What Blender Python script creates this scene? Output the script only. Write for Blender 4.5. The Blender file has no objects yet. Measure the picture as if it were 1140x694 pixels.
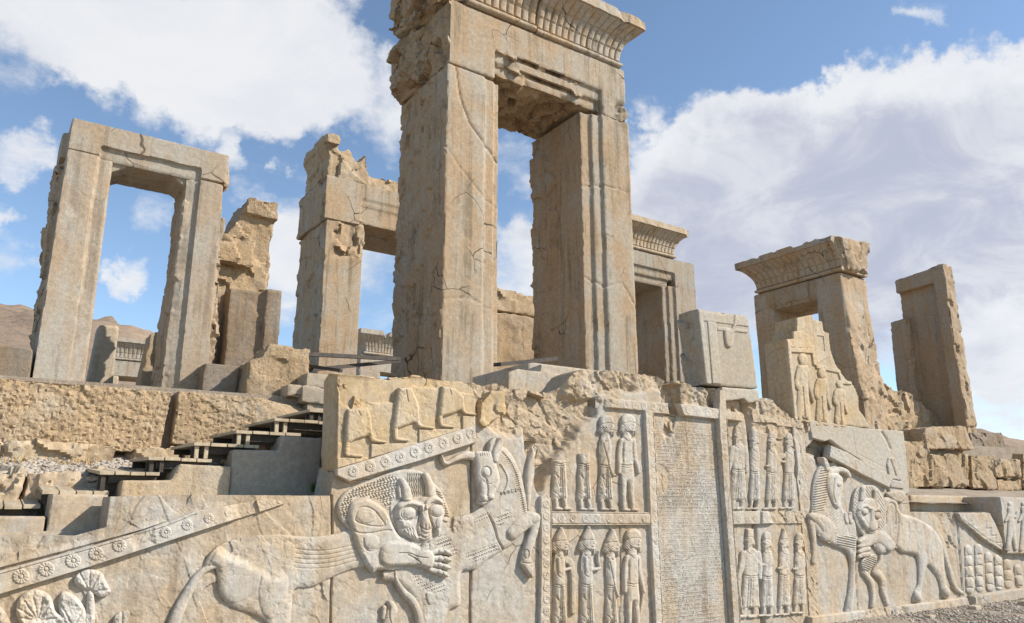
import bpy, bmesh, math, random
import numpy as np
from mathutils import Vector, Matrix
random.seed(7); np.random.seed(7)
rad = math.radians

# ---------------------------------------------------------------- camera
scene = bpy.context.scene
COL = scene.collection
FPX, CX, CY, EYE = 860.0, 570.0, 347.0, 1.6          # measured on the 1140 px wide photograph
PITCH = math.atan(221/860); HEAD = math.atan2(1305, math.hypot(860, 221))
cam_d = bpy.data.cameras.new('camera'); cam = bpy.data.objects.new('camera', cam_d); COL.objects.link(cam)
cam_d.sensor_width = 36; cam_d.lens = FPX/1140*36; cam_d.clip_start = 0.1; cam_d.clip_end = 6000
cam.location = (0, 0, EYE); cam.rotation_euler = (math.pi/2 + PITCH, 0, HEAD - math.pi/2)
scene.camera = cam

H_ = np.array([math.cos(HEAD), math.sin(HEAD), 0]); R_ = np.array([math.sin(HEAD), -math.cos(HEAD), 0]); Z_ = np.array([0, 0, 1.])
F_ = H_*math.cos(PITCH) + Z_*math.sin(PITCH); U_ = Z_*math.cos(PITCH) - H_*math.sin(PITCH)
def ray(x, y):
    x = np.asarray(x, float)[..., None]; y = np.asarray(y, float)[..., None]
    return F_*FPX + R_*(x-CX) - U_*(y-CY)
def at_y(x, y, Y):
    """survey: the point on the vertical plane at depth Y seen at photo position x, y -> (X, Z)"""
    d = ray(x, y); t = Y/d[..., 1]
    return d[..., 0]*t, EYE + d[..., 2]*t
def at_x(x, y, X):
    d = ray(x, y); t = X/d[..., 0]
    return d[..., 1]*t, EYE + d[..., 2]*t
def to_px(X, Y, Z):
    d = np.array([X, Y, Z-EYE]); z = d @ F_
    return CX + FPX*(d @ R_)/z, CY - FPX*(d @ U_)/z
D = 8.03                                              # the carved facade stands at Y = D

# ---------------------------------------------------------------- sun, sky, exposure
SUN_AZ, SUN_EL = rad(50), rad(37)
S = Vector((math.sin(SUN_AZ)*math.cos(SUN_EL), -math.cos(SUN_AZ)*math.cos(SUN_EL), math.sin(SUN_EL)))
sd = bpy.data.lights.new('sun', 'SUN'); sun = bpy.data.objects.new('sun', sd); COL.objects.link(sun)
sd.energy = 5.0; sd.angle = rad(0.53); sd.color = (1.0, 0.93, 0.835)
sun.rotation_euler = S.to_track_quat('Z', 'Y').to_euler(); sun.location = (20, -20, 30)
scene.view_settings.view_transform = 'Standard'; scene.view_settings.look = 'None'
scene.view_settings.exposure = 0.38; scene.view_settings.gamma = 1; scene.view_settings.use_curve_mapping = False

class NT:
    """short-hand for building node trees"""
    def __init__(s, tree): s.t = tree; tree.nodes.clear()
    def n(s, typ, **kw):
        nd = s.t.nodes.new(typ)
        for k, v in kw.items():
            if k == 'i':
                for kk, vv in v.items(): s.put(nd.inputs[kk], vv)
            else: setattr(nd, k, v)
        return nd
    def put(s, sock, v):
        if isinstance(v, bpy.types.NodeSocket): s.t.links.new(v, sock)
        elif v is not None:
            try: sock.default_value = v
            except Exception: sock.default_value = tuple(v)[:len(sock.default_value)]
    def m(s, op, a, b=None, c=None, clamp=False):
        nd = s.t.nodes.new('ShaderNodeMath'); nd.operation = op; nd.use_clamp = clamp
        s.put(nd.inputs[0], a)
        if b is not None: s.put(nd.inputs[1], b)
        if c is not None: s.put(nd.inputs[2], c)
        return nd.outputs[0]
    def vm(s, op, a, b=None):
        nd = s.t.nodes.new('ShaderNodeVectorMath'); nd.operation = op
        s.put(nd.inputs[0], a)
        if b is not None: s.put(nd.inputs[1], b)
        return nd.outputs['Value'] if op in ('DOT_PRODUCT', 'LENGTH') else nd.outputs[0]
    def sm(s, v, a, b, lo=0., hi=1., kind='SMOOTHSTEP'):
        nd = s.t.nodes.new('ShaderNodeMapRange'); nd.interpolation_type = kind
        for k, x in zip(range(5), (v, a, b, lo, hi)): s.put(nd.inputs[k], x)
        return nd.outputs[0]
    def noise(s, vec, scale, detail=6, rough=.55, dist=0.):
        nd = s.t.nodes.new('ShaderNodeTexNoise')
        s.put(nd.inputs['Vector'], vec)
        for k, x in (('Scale', scale), ('Detail', detail), ('Roughness', rough), ('Distortion', dist)): nd.inputs[k].default_value = x
        return nd.outputs['Fac']
    def mix(s, f, a, b, blend='MIX'):
        nd = s.t.nodes.new('ShaderNodeMix'); nd.data_type = 'RGBA'; nd.blend_type = blend; nd.clamp_factor = True
        s.put(nd.inputs[0], f)
        for sk, v in ((nd.inputs[6], a), (nd.inputs[7], b)):
            s.put(sk, v if isinstance(v, bpy.types.NodeSocket) else tuple(v)[:3] + (1,))
        return nd.outputs[2]
    def mapv(s, vec, sc, loc=(0, 0, 0)):
        nd = s.t.nodes.new('ShaderNodeMapping'); s.put(nd.inputs[0], vec); nd.inputs[1].default_value = loc; nd.inputs[3].default_value = sc
        return nd.outputs[0]

world = bpy.data.worlds.new('World'); scene.world = world; world.use_nodes = True
w = NT(world.node_tree)
sky = w.n('ShaderNodeTexSky'); sky.sky_type = 'NISHITA'; sky.sun_disc = False
sky.sun_elevation = SUN_EL; sky.sun_rotation = math.atan2(S.x, S.y); sky.altitude = 1700; sky.air_density = 1.0; sky.dust_density = 0.6; sky.ozone_density = 1.4
dirv = w.n('ShaderNodeTexCoord').outputs['Generated']
nw = w.n('ShaderNodeTexNoise'); w.put(nw.inputs['Vector'], dirv); nw.inputs['Scale'].default_value = 7.5; nw.inputs['Detail'].default_value = 7; nw.inputs['Roughness'].default_value = .62
dirw = w.vm('NORMALIZE', w.vm('ADD', dirv, w.vm('MULTIPLY', w.vm('SUBTRACT', nw.outputs['Color'], (.5, .5, .5)), (.26, .26, .17))))
def blobs(lst):
    tot = None
    for (px, py, r, wt) in lst:
        c = ray(px, py); c = c/np.linalg.norm(c)
        v = w.sm(w.vm('DOT_PRODUCT', dirw, tuple(c)), math.cos(rad(r*1.25)), math.cos(rad(r*.15)), 0, wt)
        tot = v if tot is None else w.m('ADD', tot, v)
    return tot
cloud_w = [(20,30,5,.6),(90,20,5,.7),(150,50,5,.75),(205,70,5,.75),(255,110,4,.75),(300,70,5,.75),(350,30,5,.7),(400,70,5,.65),(420,130,4,.6),(330,110,4,.5),(260,10,5,.5),
  (35,181,2.0,.85),(132,308,2.0,.95),(150,225,2.2,.6),(268,183,1.6,.75),(6,280,2.4,.6),(5,240,1.6,.6),(330,245,4,.45),(320,340,5,.6),(425,310,5,.6),(310,290,4,.4),
  (575,185,2.5,.55),(575,235,2.5,.45),(575,305,3.5,.95),(712,200,3,.6),(760,185,3.4,.7),(815,165,3.4,.75),(870,138,3,.8),(925,112,2.6,.8),(960,112,3.2,.9),(1010,128,3.2,.85),(1075,125,3.4,.85),(1135,130,3.6,.85),(1210,140,5,.8),
  (740,260,7,.85),(850,240,7,.9),(950,220,7,.9),(1050,205,6,.9),(1150,225,7,.9),(1010,290,8,.9),(1150,310,7,.9),(740,360,7,.6),(870,330,7,.6),(1040,400,6,.35),(1130,430,5,.55),(1030,20,1.6,.5),(1010,35,1.2,.4)]
cloud_g = [(740,270,7,.7),(840,250,8,.8),(940,240,8,.9),(1040,225,7,.8),(1000,310,8,.7),(850,330,8,.7),(1130,170,5,.35),(575,250,3,.6),(30,120,5,.35),(330,150,4,.3),(1130,260,5,.3)]
sep = w.n('ShaderNodeSeparateXYZ'); w.put(sep.inputs[0], dirv)
flat = w.n('ShaderNodeCombineXYZ')
den = w.m('ADD', w.m('MAXIMUM', sep.outputs[2], 0.0), 0.35)
w.put(flat.inputs[0], w.m('DIVIDE', sep.outputs[0], den)); w.put(flat.inputs[1], w.m('DIVIDE', sep.outputs[1], den)); w.put(flat.inputs[2], w.m('MULTIPLY', sep.outputs[2], 1.2))
n1 = w.noise(flat.outputs[0], 3.1, 9, .62, .35)
n2 = w.noise(flat.outputs[0], 8.5, 8, .6, .2)
nz = w.m('ADD', w.m('MULTIPLY', w.m('SUBTRACT', n1, .5), 2.0), w.m('MULTIPLY', w.m('SUBTRACT', n2, .5), 1.3))
cv = w.m('ADD', blobs(cloud_w), nz)
mask = w.sm(cv, .34, 1.25)
gv = w.m('ADD', blobs(cloud_g), w.m('MULTIPLY', nz, .55))
grey = w.sm(gv, .25, 1.2)
n3 = w.noise(w.vm('ADD', flat.outputs[0], (3, 1, 7)), 5.2, 8, .62, .5)
grey = w.m('MULTIPLY', grey, w.sm(n3, .34, .64, 1.0, .35))
ccol = w.mix(grey, (.95, .96, .98), (.50, .53, .67))
ccol = w.mix(w.sm(n3, .62, .36, 0, .30), ccol, (.70, .73, .83))
skyc = w.mix(1.0, sky.outputs[0], (1.0, 1.06, 1.04), 'MULTIPLY')
hsv = w.n('ShaderNodeHueSaturation', i={'Saturation': .95, 'Color': skyc})
bg1 = w.n('ShaderNodeBackground', i={'Color': hsv.outputs[0], 'Strength': .15})
bg2 = w.n('ShaderNodeBackground', i={'Color': ccol, 'Strength': .72})
mx = w.n('ShaderNodeMixShader', i={0: w.m('MULTIPLY', mask, .95), 1: bg1.outputs[0], 2: bg2.outputs[0]})
w.put(w.n('ShaderNodeOutputWorld').inputs[0], mx.outputs[0])

# ---------------------------------------------------------------- naming helpers
def tag(o, label=None, cat=None, group=None, kind=None):
    for k, v in (('label', label), ('category', cat), ('group', group), ('kind', kind)):
        if v: o[k] = v
    return o
def thing(name, loc, label, cat, group=None):
    o = bpy.data.objects.new(name, None); COL.objects.link(o); o.location = loc; o.empty_display_size = .2
    return tag(o, label, cat, group)
def link(name, me, mat, parent=None):
    o = bpy.data.objects.new(name, me); COL.objects.link(o)
    if mat: me.materials.append(mat)
    if parent is not None:
        base = Vector((0, 0, 0)); q = parent
        while q is not None: base += q.location; q = q.parent
        me.transform(Matrix.Translation(-base)); o.parent = parent
    return o

# ---------------------------------------------------------------- noise
def _hash(ix, iy, iz, seed):
    n = (ix.astype(np.uint32)*np.uint32(374761393) + iy.astype(np.uint32)*np.uint32(668265263) + iz.astype(np.uint32)*np.uint32(1440662683) + np.uint32((seed*2654435761) & 0xffffffff))
    n = (n ^ (n >> np.uint32(13)))*np.uint32(1274126177)
    n = (n ^ (n >> np.uint32(16)))*np.uint32(2246822519)
    return ((n ^ (n >> np.uint32(15))) & np.uint32(0xffff)).astype(np.float32)/65535.0
def vnoise(P, seed=0):
    P = P.astype(np.float32); i = np.floor(P).astype(np.int64); f = P - i; f = f*f*(3-2*f)
    out = 0
    for a in (0, 1):
        wx = f[:, 0] if a else 1-f[:, 0]
        for b in (0, 1):
            wy = f[:, 1] if b else 1-f[:, 1]
            for c in (0, 1):
                wz = f[:, 2] if c else 1-f[:, 2]
                out = out + wx*wy*wz*_hash(i[:, 0]+a, i[:, 1]+b, i[:, 2]+c, seed)
    return out*2-1
def fbm(P, freq, octv=4, seed=0, gain=.5, ridge=False):
    t = 0; a = 1; s = 0; R = np.array([[.8, .6, 0], [-.6, .8, 0], [0, 0, 1]]) @ np.array([[1, 0, 0], [0, .83, .55], [0, -.55, .83]])
    P = P*freq
    for k in range(octv):
        v = vnoise(P, seed+k)
        if ridge: v = 1-2*np.abs(v)
        t = t + a*v; s += a; a *= gain; P = (P @ R.T)*2.03 + 11.3
    return t/s
def facet(P, freq, seed=0):
    """fractured-rock noise: every cell of a Voronoi pattern is a tilted plane"""
    P = (P*freq).astype(np.float32); P = P+.35*np.stack([vnoise(P*1.7, seed+31), vnoise(P*1.7, seed+32), vnoise(P*1.7, seed+33)], 1)
    i = np.floor(P).astype(np.int64); bd = np.full(len(P), 1e9, np.float32); out = np.zeros(len(P), np.float32)
    for a in (-1, 0, 1):
        for b in (-1, 0, 1):
            for c in (-1, 0, 1):
                x, y, z = i[:, 0]+a, i[:, 1]+b, i[:, 2]+c
                v = P-np.stack([x+_hash(x, y, z, seed), y+_hash(x, y, z, seed+1), z+_hash(x, y, z, seed+2)], 1)
                d = (v*v).sum(1); m = d < bd
                h = (_hash(x, y, z, seed+3)-.5)*v[:, 0]+(_hash(x, y, z, seed+4)-.5)*v[:, 1]+(_hash(x, y, z, seed+5)-.5)*v[:, 2]
                h = 1.5*h+.7*(_hash(x, y, z, seed+6)-.5)
                bd = np.where(m, d, bd); out = np.where(m, h, out)
    return out
def sstep(v, a, b):
    t = np.clip((v-a)/(b-a), 0, 1); return t*t*(3-2*t)

# ---------------------------------------------------------------- materials
def stone_mat(name, grey, warm, dark, bias=0., streak=.9, bump=.35, fine=1., crack=.5, blotch=.5, rough=.9):
    m = bpy.data.materials.new(name); m.use_nodes = True; t = NT(m.node_tree)
    pos = t.n('ShaderNodeNewGeometry').outputs['Position']
    at = t.n('ShaderNodeAttribute', attribute_name='warm').outputs['Fac']
    big = t.noise(pos, .55, 5, .6, .6)
    mid = t.noise(t.mapv(pos, (1, 1, 1), (3, 7, 1)), 1.9, 7, .62, .3)
    stv = t.noise(t.mapv(pos, (4.2, 4.2, .22)), 1.0, 5, .6, .4)
    f = t.m('ADD', t.m('MULTIPLY', t.m('SUBTRACT', big, .5), 2.3), t.m('MULTIPLY', t.m('SUBTRACT', mid, .5), 2.6))
    f = t.m('ADD', f, t.m('MULTIPLY', t.m('SUBTRACT', stv, .5), 2.2*streak))
    f = t.m('ADD', t.m('ADD', f, .42+bias), t.m('MULTIPLY', at, .75), clamp=True)
    c = t.mix(f, grey, warm)
    # darker patina in irregular weathered patches and rain runs
    st2 = t.noise(t.mapv(pos, (7, 7, .35), (1, 5, 9)), 1.0, 6, .65, .3)
    pat = t.m('MULTIPLY', t.sm(t.m('ADD', t.m('MULTIPLY', st2, .6), t.m('MULTIPLY', t.noise(pos, 1.1, 8, .7, .5), .4)), .50, .62), blotch)
    c = t.mix(pat, c, dark)
    # pale lichen / lime specks
    lim = t.sm(t.noise(t.mapv(pos, (1, 1, 1), (9, 2, 4)), 3.6, 9, .7, .3), .58, .72, 0, .38)
    c = t.mix(lim, c, tuple(min(.62, v*1.35) for v in grey))
    fn = t.noise(pos, 17, 8, .7)
    c = t.mix(1.0, c, t.mix(t.sm(fn, .3, .7), (.82, .81, .80), (1.10, 1.10, 1.09)), 'MULTIPLY')
    sp = t.noise(pos, 85, 3, .6)
    c = t.mix(1.0, c, t.mix(t.sm(sp, .3, .7), (.90, .90, .90), (1.07, 1.07, 1.07)), 'MULTIPLY')
    # stones differ a little from one another
    rnd = t.n('ShaderNodeObjectInfo').outputs['Random']
    c = t.mix(1.0, c, t.mix(rnd, (.90, .895, .88), (1.07, 1.065, 1.06)), 'MULTIPLY')
    # hairline cracks
    wv = t.n('ShaderNodeVectorMath', operation='ADD'); t.put(wv.inputs[0], pos)
    nc = t.n('ShaderNodeTexNoise'); t.put(nc.inputs['Vector'], pos); nc.inputs['Scale'].default_value = .9; nc.inputs['Detail'].default_value = 3
    sc = t.n('ShaderNodeVectorMath', operation='SCALE'); t.put(sc.inputs[0], nc.outputs['Color']); sc.inputs[3].default_value = .7; t.put(wv.inputs[1], sc.outputs[0])
    vo = t.n('ShaderNodeTexVoronoi', feature='DISTANCE_TO_EDGE'); t.put(vo.inputs['Vector'], wv.outputs[0]); vo.inputs['Scale'].default_value = .9
    ck = t.m('MULTIPLY', t.sm(vo.outputs['Distance'], .0015, .011, 1, 0), t.sm(t.noise(pos, .9, 3), .5, .62, 0, crack))
    c = t.mix(ck, c, tuple(v*.35 for v in dark))
    h = t.m('ADD', t.m('MULTIPLY', t.noise(pos, 9, 10, .72), 1.0), t.m('MULTIPLY', t.noise(pos, 48*fine, 6, .7), .35))
    h = t.m('SUBTRACT', h, t.m('MULTIPLY', ck, .5))
    pit = t.sm(t.noise(pos, 30*fine, 3, .5), .30, .42, 0, .5)
    h = t.m('ADD', h, t.m('MULTIPLY', pit, .5))
    b = t.n('ShaderNodeBump', i={'Strength': bump, 'Distance': .03, 'Height': h})
    p = t.n('ShaderNodeBsdfPrincipled', i={'Base Color': c, 'Roughness': rough, 'Normal': b.outputs[0]})
    p.inputs['Specular IOR Level'].default_value = .25
    t.put(t.n('ShaderNodeOutputMaterial').inputs[0], p.outputs[0])
    return m
M_FACE = stone_mat('weathered_relief_limestone', (.46, .43, .38), (.47, .365, .25), (.24, .185, .125), bias=.06, streak=1.0, bump=.34, fine=1.6, crack=.8)
M_FIG = stone_mat('polished_relief_limestone', (.485, .455, .405), (.48, .38, .265), (.27, .21, .145), bias=-.04, streak=1.0, bump=.22, fine=1.6, crack=.4, blotch=.4)
M_GATE = stone_mat('dressed_gate_limestone', (.40, .35, .28), (.41, .295, .185), (.20, .16, .105), bias=.20, streak=1.5, bump=.38, crack=1., blotch=.75)
M_GREY = stone_mat('grey_gate_limestone', (.395, .355, .295), (.39, .295, .20), (.23, .18, .13), bias=-.10, streak=1.2, bump=.38, crack=.9, blotch=.65)
M_WARM = stone_mat('ochre_broken_limestone', (.46, .40, .315), (.47, .355, .225), (.27, .185, .105), bias=.18, streak=.4, bump=.55, crack=.3)
M_OCHRE = stone_mat('ochre_carved_limestone', (.49, .405, .29), (.52, .37, .20), (.29, .205, .125), bias=.12, streak=.8, bump=.28, fine=1.5, crack=.4, blotch=.4)
M_ROUGH = stone_mat('rough_quarry_limestone', (.42, .355, .27), (.435, .315, .19), (.23, .155, .10), bias=.10, streak=.2, bump=1.0, fine=.8, crack=.2)
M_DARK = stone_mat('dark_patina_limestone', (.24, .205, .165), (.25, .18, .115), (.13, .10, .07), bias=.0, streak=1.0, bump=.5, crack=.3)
M_REP = stone_mat('repair_limestone', (.42, .385, .325), (.43, .355, .26), (.30, .26, .205), bias=-.2, streak=.3, bump=.10, crack=.15, blotch=.25)
M_CONC = stone_mat('grey_step_stone', (.39, .345, .28), (.40, .31, .205), (.25, .215, .17), bias=-.15, streak=.1, bump=.35, fine=1.3, crack=.1, blotch=.3)

def wood_mat(name, a, b):
    m = bpy.data.materials.new(name); m.use_nodes = True; t = NT(m.node_tree)
    pos = t.n('ShaderNodeNewGeometry').outputs['Position']
    g = t.noise(t.mapv(pos, (14, 1.2, 14)), 1.0, 8, .65, .8); k = t.noise(pos, 2.5, 5)
    c = t.mix(t.sm(g, .32, .68), a, b); c = t.mix(t.sm(k, .45, .7, 0, .5), c, tuple(v*.6 for v in b))
    bp = t.n('ShaderNodeBump', i={'Strength': .4, 'Distance': .01, 'Height': g})
    p = t.n('ShaderNodeBsdfPrincipled', i={'Base Color': c, 'Roughness': .8, 'Normal': bp.outputs[0]})
    t.put(t.n('ShaderNodeOutputMaterial').inputs[0], p.outputs[0]); return m
M_WOOD = wood_mat('sun_bleached_pine', (.52, .43, .30), (.37, .29, .19))
M_BROWN = stone_mat('brown_pillar_limestone', (.36, .305, .235), (.37, .265, .165), (.22, .165, .115), bias=.05, streak=1.6, bump=.45, crack=.5)
M_WDARK = wood_mat('dark_timber_and_tread_shade', (.075, .06, .045), (.04, .032, .025))  # dark timber of rails and beam, also painted shade under the wooden treads
def plain_mat(name, a, b, sc, bump=.4, dist=.02, extra=None):
    m = bpy.data.materials.new(name); m.use_nodes = True; t = NT(m.node_tree)
    pos = t.n('ShaderNodeNewGeometry').outputs['Position']
    g = t.noise(pos, sc, 9, .7, .3); g2 = t.noise(pos, sc*.13, 5, .6)
    c = t.mix(t.sm(t.m('ADD', t.m('MULTIPLY', g, .6), t.m('MULTIPLY', g2, .4)), .36, .64), a, b)
    if extra:
        c = t.mix(t.sm(t.noise(pos, extra[1], 6, .7), .5, .62, 0, extra[2]), c, extra[0])
    bp = t.n('ShaderNodeBump', i={'Strength': bump, 'Distance': dist, 'Height': g})
    p = t.n('ShaderNodeBsdfPrincipled', i={'Base Color': c, 'Roughness': .95, 'Normal': bp.outputs[0]})
    p.inputs['Specular IOR Level'].default_value = .2
    t.put(t.n('ShaderNodeOutputMaterial').inputs[0], p.outputs[0]); return m
M_GROUND = plain_mat('dusty_gravel_earth', (.37, .31, .24), (.24, .19, .14), 22, .8, .03)
M_PEBBLE = plain_mat('gravel_pebbles', (.47, .42, .35), (.30, .25, .195), 9, .3)
M_HILL = plain_mat('dry_hillside', (.33, .24, .165), (.22, .16, .115), .022, .9, 6, ((.17, .14, .10), .09, .75))
M_GRASS = plain_mat('dry_grass', (.42, .27, .09), (.30, .19, .06), 6)
M_GREEN = plain_mat('green_weed', (.07, .14, .03), (.04, .09, .02), 9)

# ---------------------------------------------------------------- mesh builders
def mesh_np(name, V, Fq, smooth=True, attr=None):
    me = bpy.data.meshes.new(name); V = np.asarray(V, np.float32); Fq = np.asarray(Fq, np.int32)
    n = len(Fq); k = Fq.shape[1]
    me.vertices.add(len(V)); me.vertices.foreach_set('co', V.ravel())
    me.loops.add(n*k); me.loops.foreach_set('vertex_index', Fq.ravel())
    me.polygons.add(n); me.polygons.foreach_set('loop_start', np.arange(0, n*k, k, dtype=np.int32)); me.polygons.foreach_set('loop_total', np.full(n, k, np.int32))
    me.update(calc_edges=True); me.validate()
    if smooth: me.polygons.foreach_set('use_smooth', np.ones(len(me.polygons), bool))
    if attr is not None:
        a = me.attributes.new('warm', 'FLOAT', 'POINT'); a.data.foreach_set('value', np.asarray(attr, np.float32))
    return me
def prim(bm, p):
    k = p[0]
    if k == 'box':
        x0, x1, y0, y1, z0, z1 = p[1:]
        pts = [(x0, z0), (x1, z0), (x1, z1), (x0, z1)]; A = [bm.verts.new((x, y0, z)) for x, z in pts]; B = [bm.verts.new((x, y1, z)) for x, z in pts]
    elif k == 'xz': A = [bm.verts.new((x, p[2], z)) for x, z in p[1]]; B = [bm.verts.new((x, p[3], z)) for x, z in p[1]]
    elif k == 'yz': A = [bm.verts.new((p[2], y, z)) for y, z in p[1]]; B = [bm.verts.new((p[3], y, z)) for y, z in p[1]]
    elif k == 'loft': A = [bm.verts.new(v) for v in p[1]]; B = [bm.verts.new(v) for v in p[2]]
    n = len(A)
    fs = [bm.faces.new(A), bm.faces.new(B[::-1])] + [bm.faces.new((A[i], B[i], B[(i+1) % n], A[(i+1) % n])) for i in range(n)]
def solid(prims, voxel=.04):
    bm = bmesh.new()
    for p in prims: prim(bm, p)
    bmesh.ops.recalc_face_normals(bm, faces=bm.faces)
    me = bpy.data.meshes.new('tmp'); bm.to_mesh(me); bm.free()
    if not voxel: return me
    o = bpy.data.objects.new('tmp', me); COL.objects.link(o)
    md = o.modifiers.new('r', 'REMESH'); md.mode = 'VOXEL'; md.voxel_size = voxel; md.adaptivity = 0
    dg = bpy.context.evaluated_depsgraph_get(); dg.update()
    out = bpy.data.meshes.new_from_object(o.evaluated_get(dg))
    bpy.data.objects.remove(o); bpy.data.meshes.remove(me)
    return out
SEED = [10]
def stone(name, prims, mat, parent=None, voxel=.04, lo=.015, mid=.008, hi=.003, chip=.03, zone=None, zamp=.10, zf=3.0, zmix=(.5, .95, .22, .16), sharp=34, warm=0., cap=None, cracks=()):
    """a weathered solid: union of the given prisms, remeshed, then worn by noise; zone(co, no) in 0..1 marks broken, rough faces"""
    me = solid(prims, voxel); n = len(me.vertices); SEED[0] += 7; sdn = SEED[0]
    V = np.empty(n*3, np.float32); me.vertices.foreach_get('co', V); V = V.reshape(-1, 3)
    N = np.empty(n*3, np.float32); me.vertices.foreach_get('normal', N); N = N.reshape(-1, 3)
    d = lo*.7*fbm(V, .7, 2, sdn) + mid*.45*fbm(V, 4.5, 4, sdn+1, .6) + hi*fbm(V, 22, 2, sdn+2)
    # chipping is strongest where the normal is oblique (arrises)
    ar = 1-np.max(np.abs(N), axis=1); arr = sstep(ar, .05, .25)
    d -= chip*(arr*1.0+.05)*(sstep(fbm(V, 2.3, 5, sdn+3, .6), .10, .42)+.25*sstep(fbm(V, 9, 3, sdn+7), .1, .5))
    z = np.zeros(n)
    if zone is not None:
        z = np.clip(zone(V, N), 0, 1)
        d += z*zamp*(zmix[0]*fbm(V, zf*.4, 4, sdn+4) + zmix[1]*facet(V, zf*.9, sdn+5) + zmix[2]*facet(V, zf*3., sdn+6) + zmix[3]*fbm(V, zf*5, 4, sdn+6, .65) - .15)
    if cap is not None: d = np.where(d > cap, cap+(d-cap)*.15, d)
    for (P_, wd_, dep_) in cracks:                          # deep cracks across the front face, given in x, z
        P_ = np.asarray(P_, float); d2 = np.full(n, 1e9); wob = .035*fbm(V, 3, 4, sdn+8)
        for (ax, az_), (bx_, bz_) in zip(P_[:-1], P_[1:]):
            ex, ez = bx_-ax, bz_-az_; t_ = np.clip(((V[:, 0]-ax)*ex+(V[:, 2]-az_)*ez)/(ex*ex+ez*ez+1e-9), 0, 1); d2 = np.minimum(d2, (V[:, 0]-ax-t_*ex+wob)**2+(V[:, 2]-az_-t_*ez+wob)**2)
        d -= dep_*np.exp(-d2/wd_**2)*(N[:, 1] < -.3)
    V = V + N*d[:, None]
    me.vertices.foreach_set('co', V.astype(np.float32).ravel()); me.update()
    a = me.attributes.new('warm', 'FLOAT', 'POINT'); a.data.foreach_set('value', (np.clip(z*.6 + arr*chip*6*.3 + warm, -1, 1)).astype(np.float32))
    me.polygons.foreach_set('use_smooth', np.ones(len(me.polygons), bool))
    if sharp: me.set_sharp_from_angle(angle=rad(sharp))
    me.name = name
    return link(name, me, mat, parent)
def plainbox(name, prims, mat, parent=None, bevel=0.0):
    bm = bmesh.new()
    for p in prims: prim(bm, p)
    bmesh.ops.recalc_face_normals(bm, faces=bm.faces)
    if bevel: bmesh.ops.bevel(bm, geom=list(bm.edges), offset=bevel, segments=2, affect='EDGES', profile=.6)
    me = bpy.data.meshes.new(name); bm.to_mesh(me); bm.free()
    return link(name, me, mat, parent)

# ---------------------------------------------------------------- relief sculptor (works on the facade plane)
def sdf_poly(px, py, P):
    P = np.asarray(P, float); d2 = np.full(px.shape, 1e9); ins = np.zeros(px.shape, bool)
    for (x0, y0), (x1, y1) in zip(P, np.roll(P, -1, 0)):
        ex, ey = x1-x0, y1-y0; L = ex*ex+ey*ey+1e-9
        t = np.clip(((px-x0)*ex+(py-y0)*ey)/L, 0, 1)
        d2 = np.minimum(d2, (px-x0-t*ex)**2+(py-y0-t*ey)**2)
        if y0 != y1: ins ^= ((y0 > py) != (y1 > py)) & (px < (x1-x0)*(py-y0)/(y1-y0)+x0)
    return np.where(ins, 1, -1)*np.sqrt(d2)
def spline(P, k=6):
    """Catmull-Rom through points (closed)"""
    P = np.asarray(P, float); out = []; n = len(P)
    for i in range(n):
        a, b, c, d = P[i-1], P[i], P[(i+1) % n], P[(i+2) % n]
        for t in np.arange(k)/k:
            out.append(.5*((2*b)+(c-a)*t+(2*a-5*b+4*c-d)*t*t+(3*b-a-3*c+d)*t**3))
    return np.array(out)
def oline(P, k=5):
    P = np.asarray(P, float); out = []; n = len(P)
    for i in range(n-1):
        a = P[max(i-1, 0)]; b = P[i]; c = P[i+1]; d = P[min(i+2, n-1)]
        for t in np.arange(k)/k: out.append(.5*((2*b)+(c-a)*t+(2*a-5*b+4*c-d)*t*t+(3*b-a-3*c+d)*t**3))
    out.append(P[-1]); return np.array(out)
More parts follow.
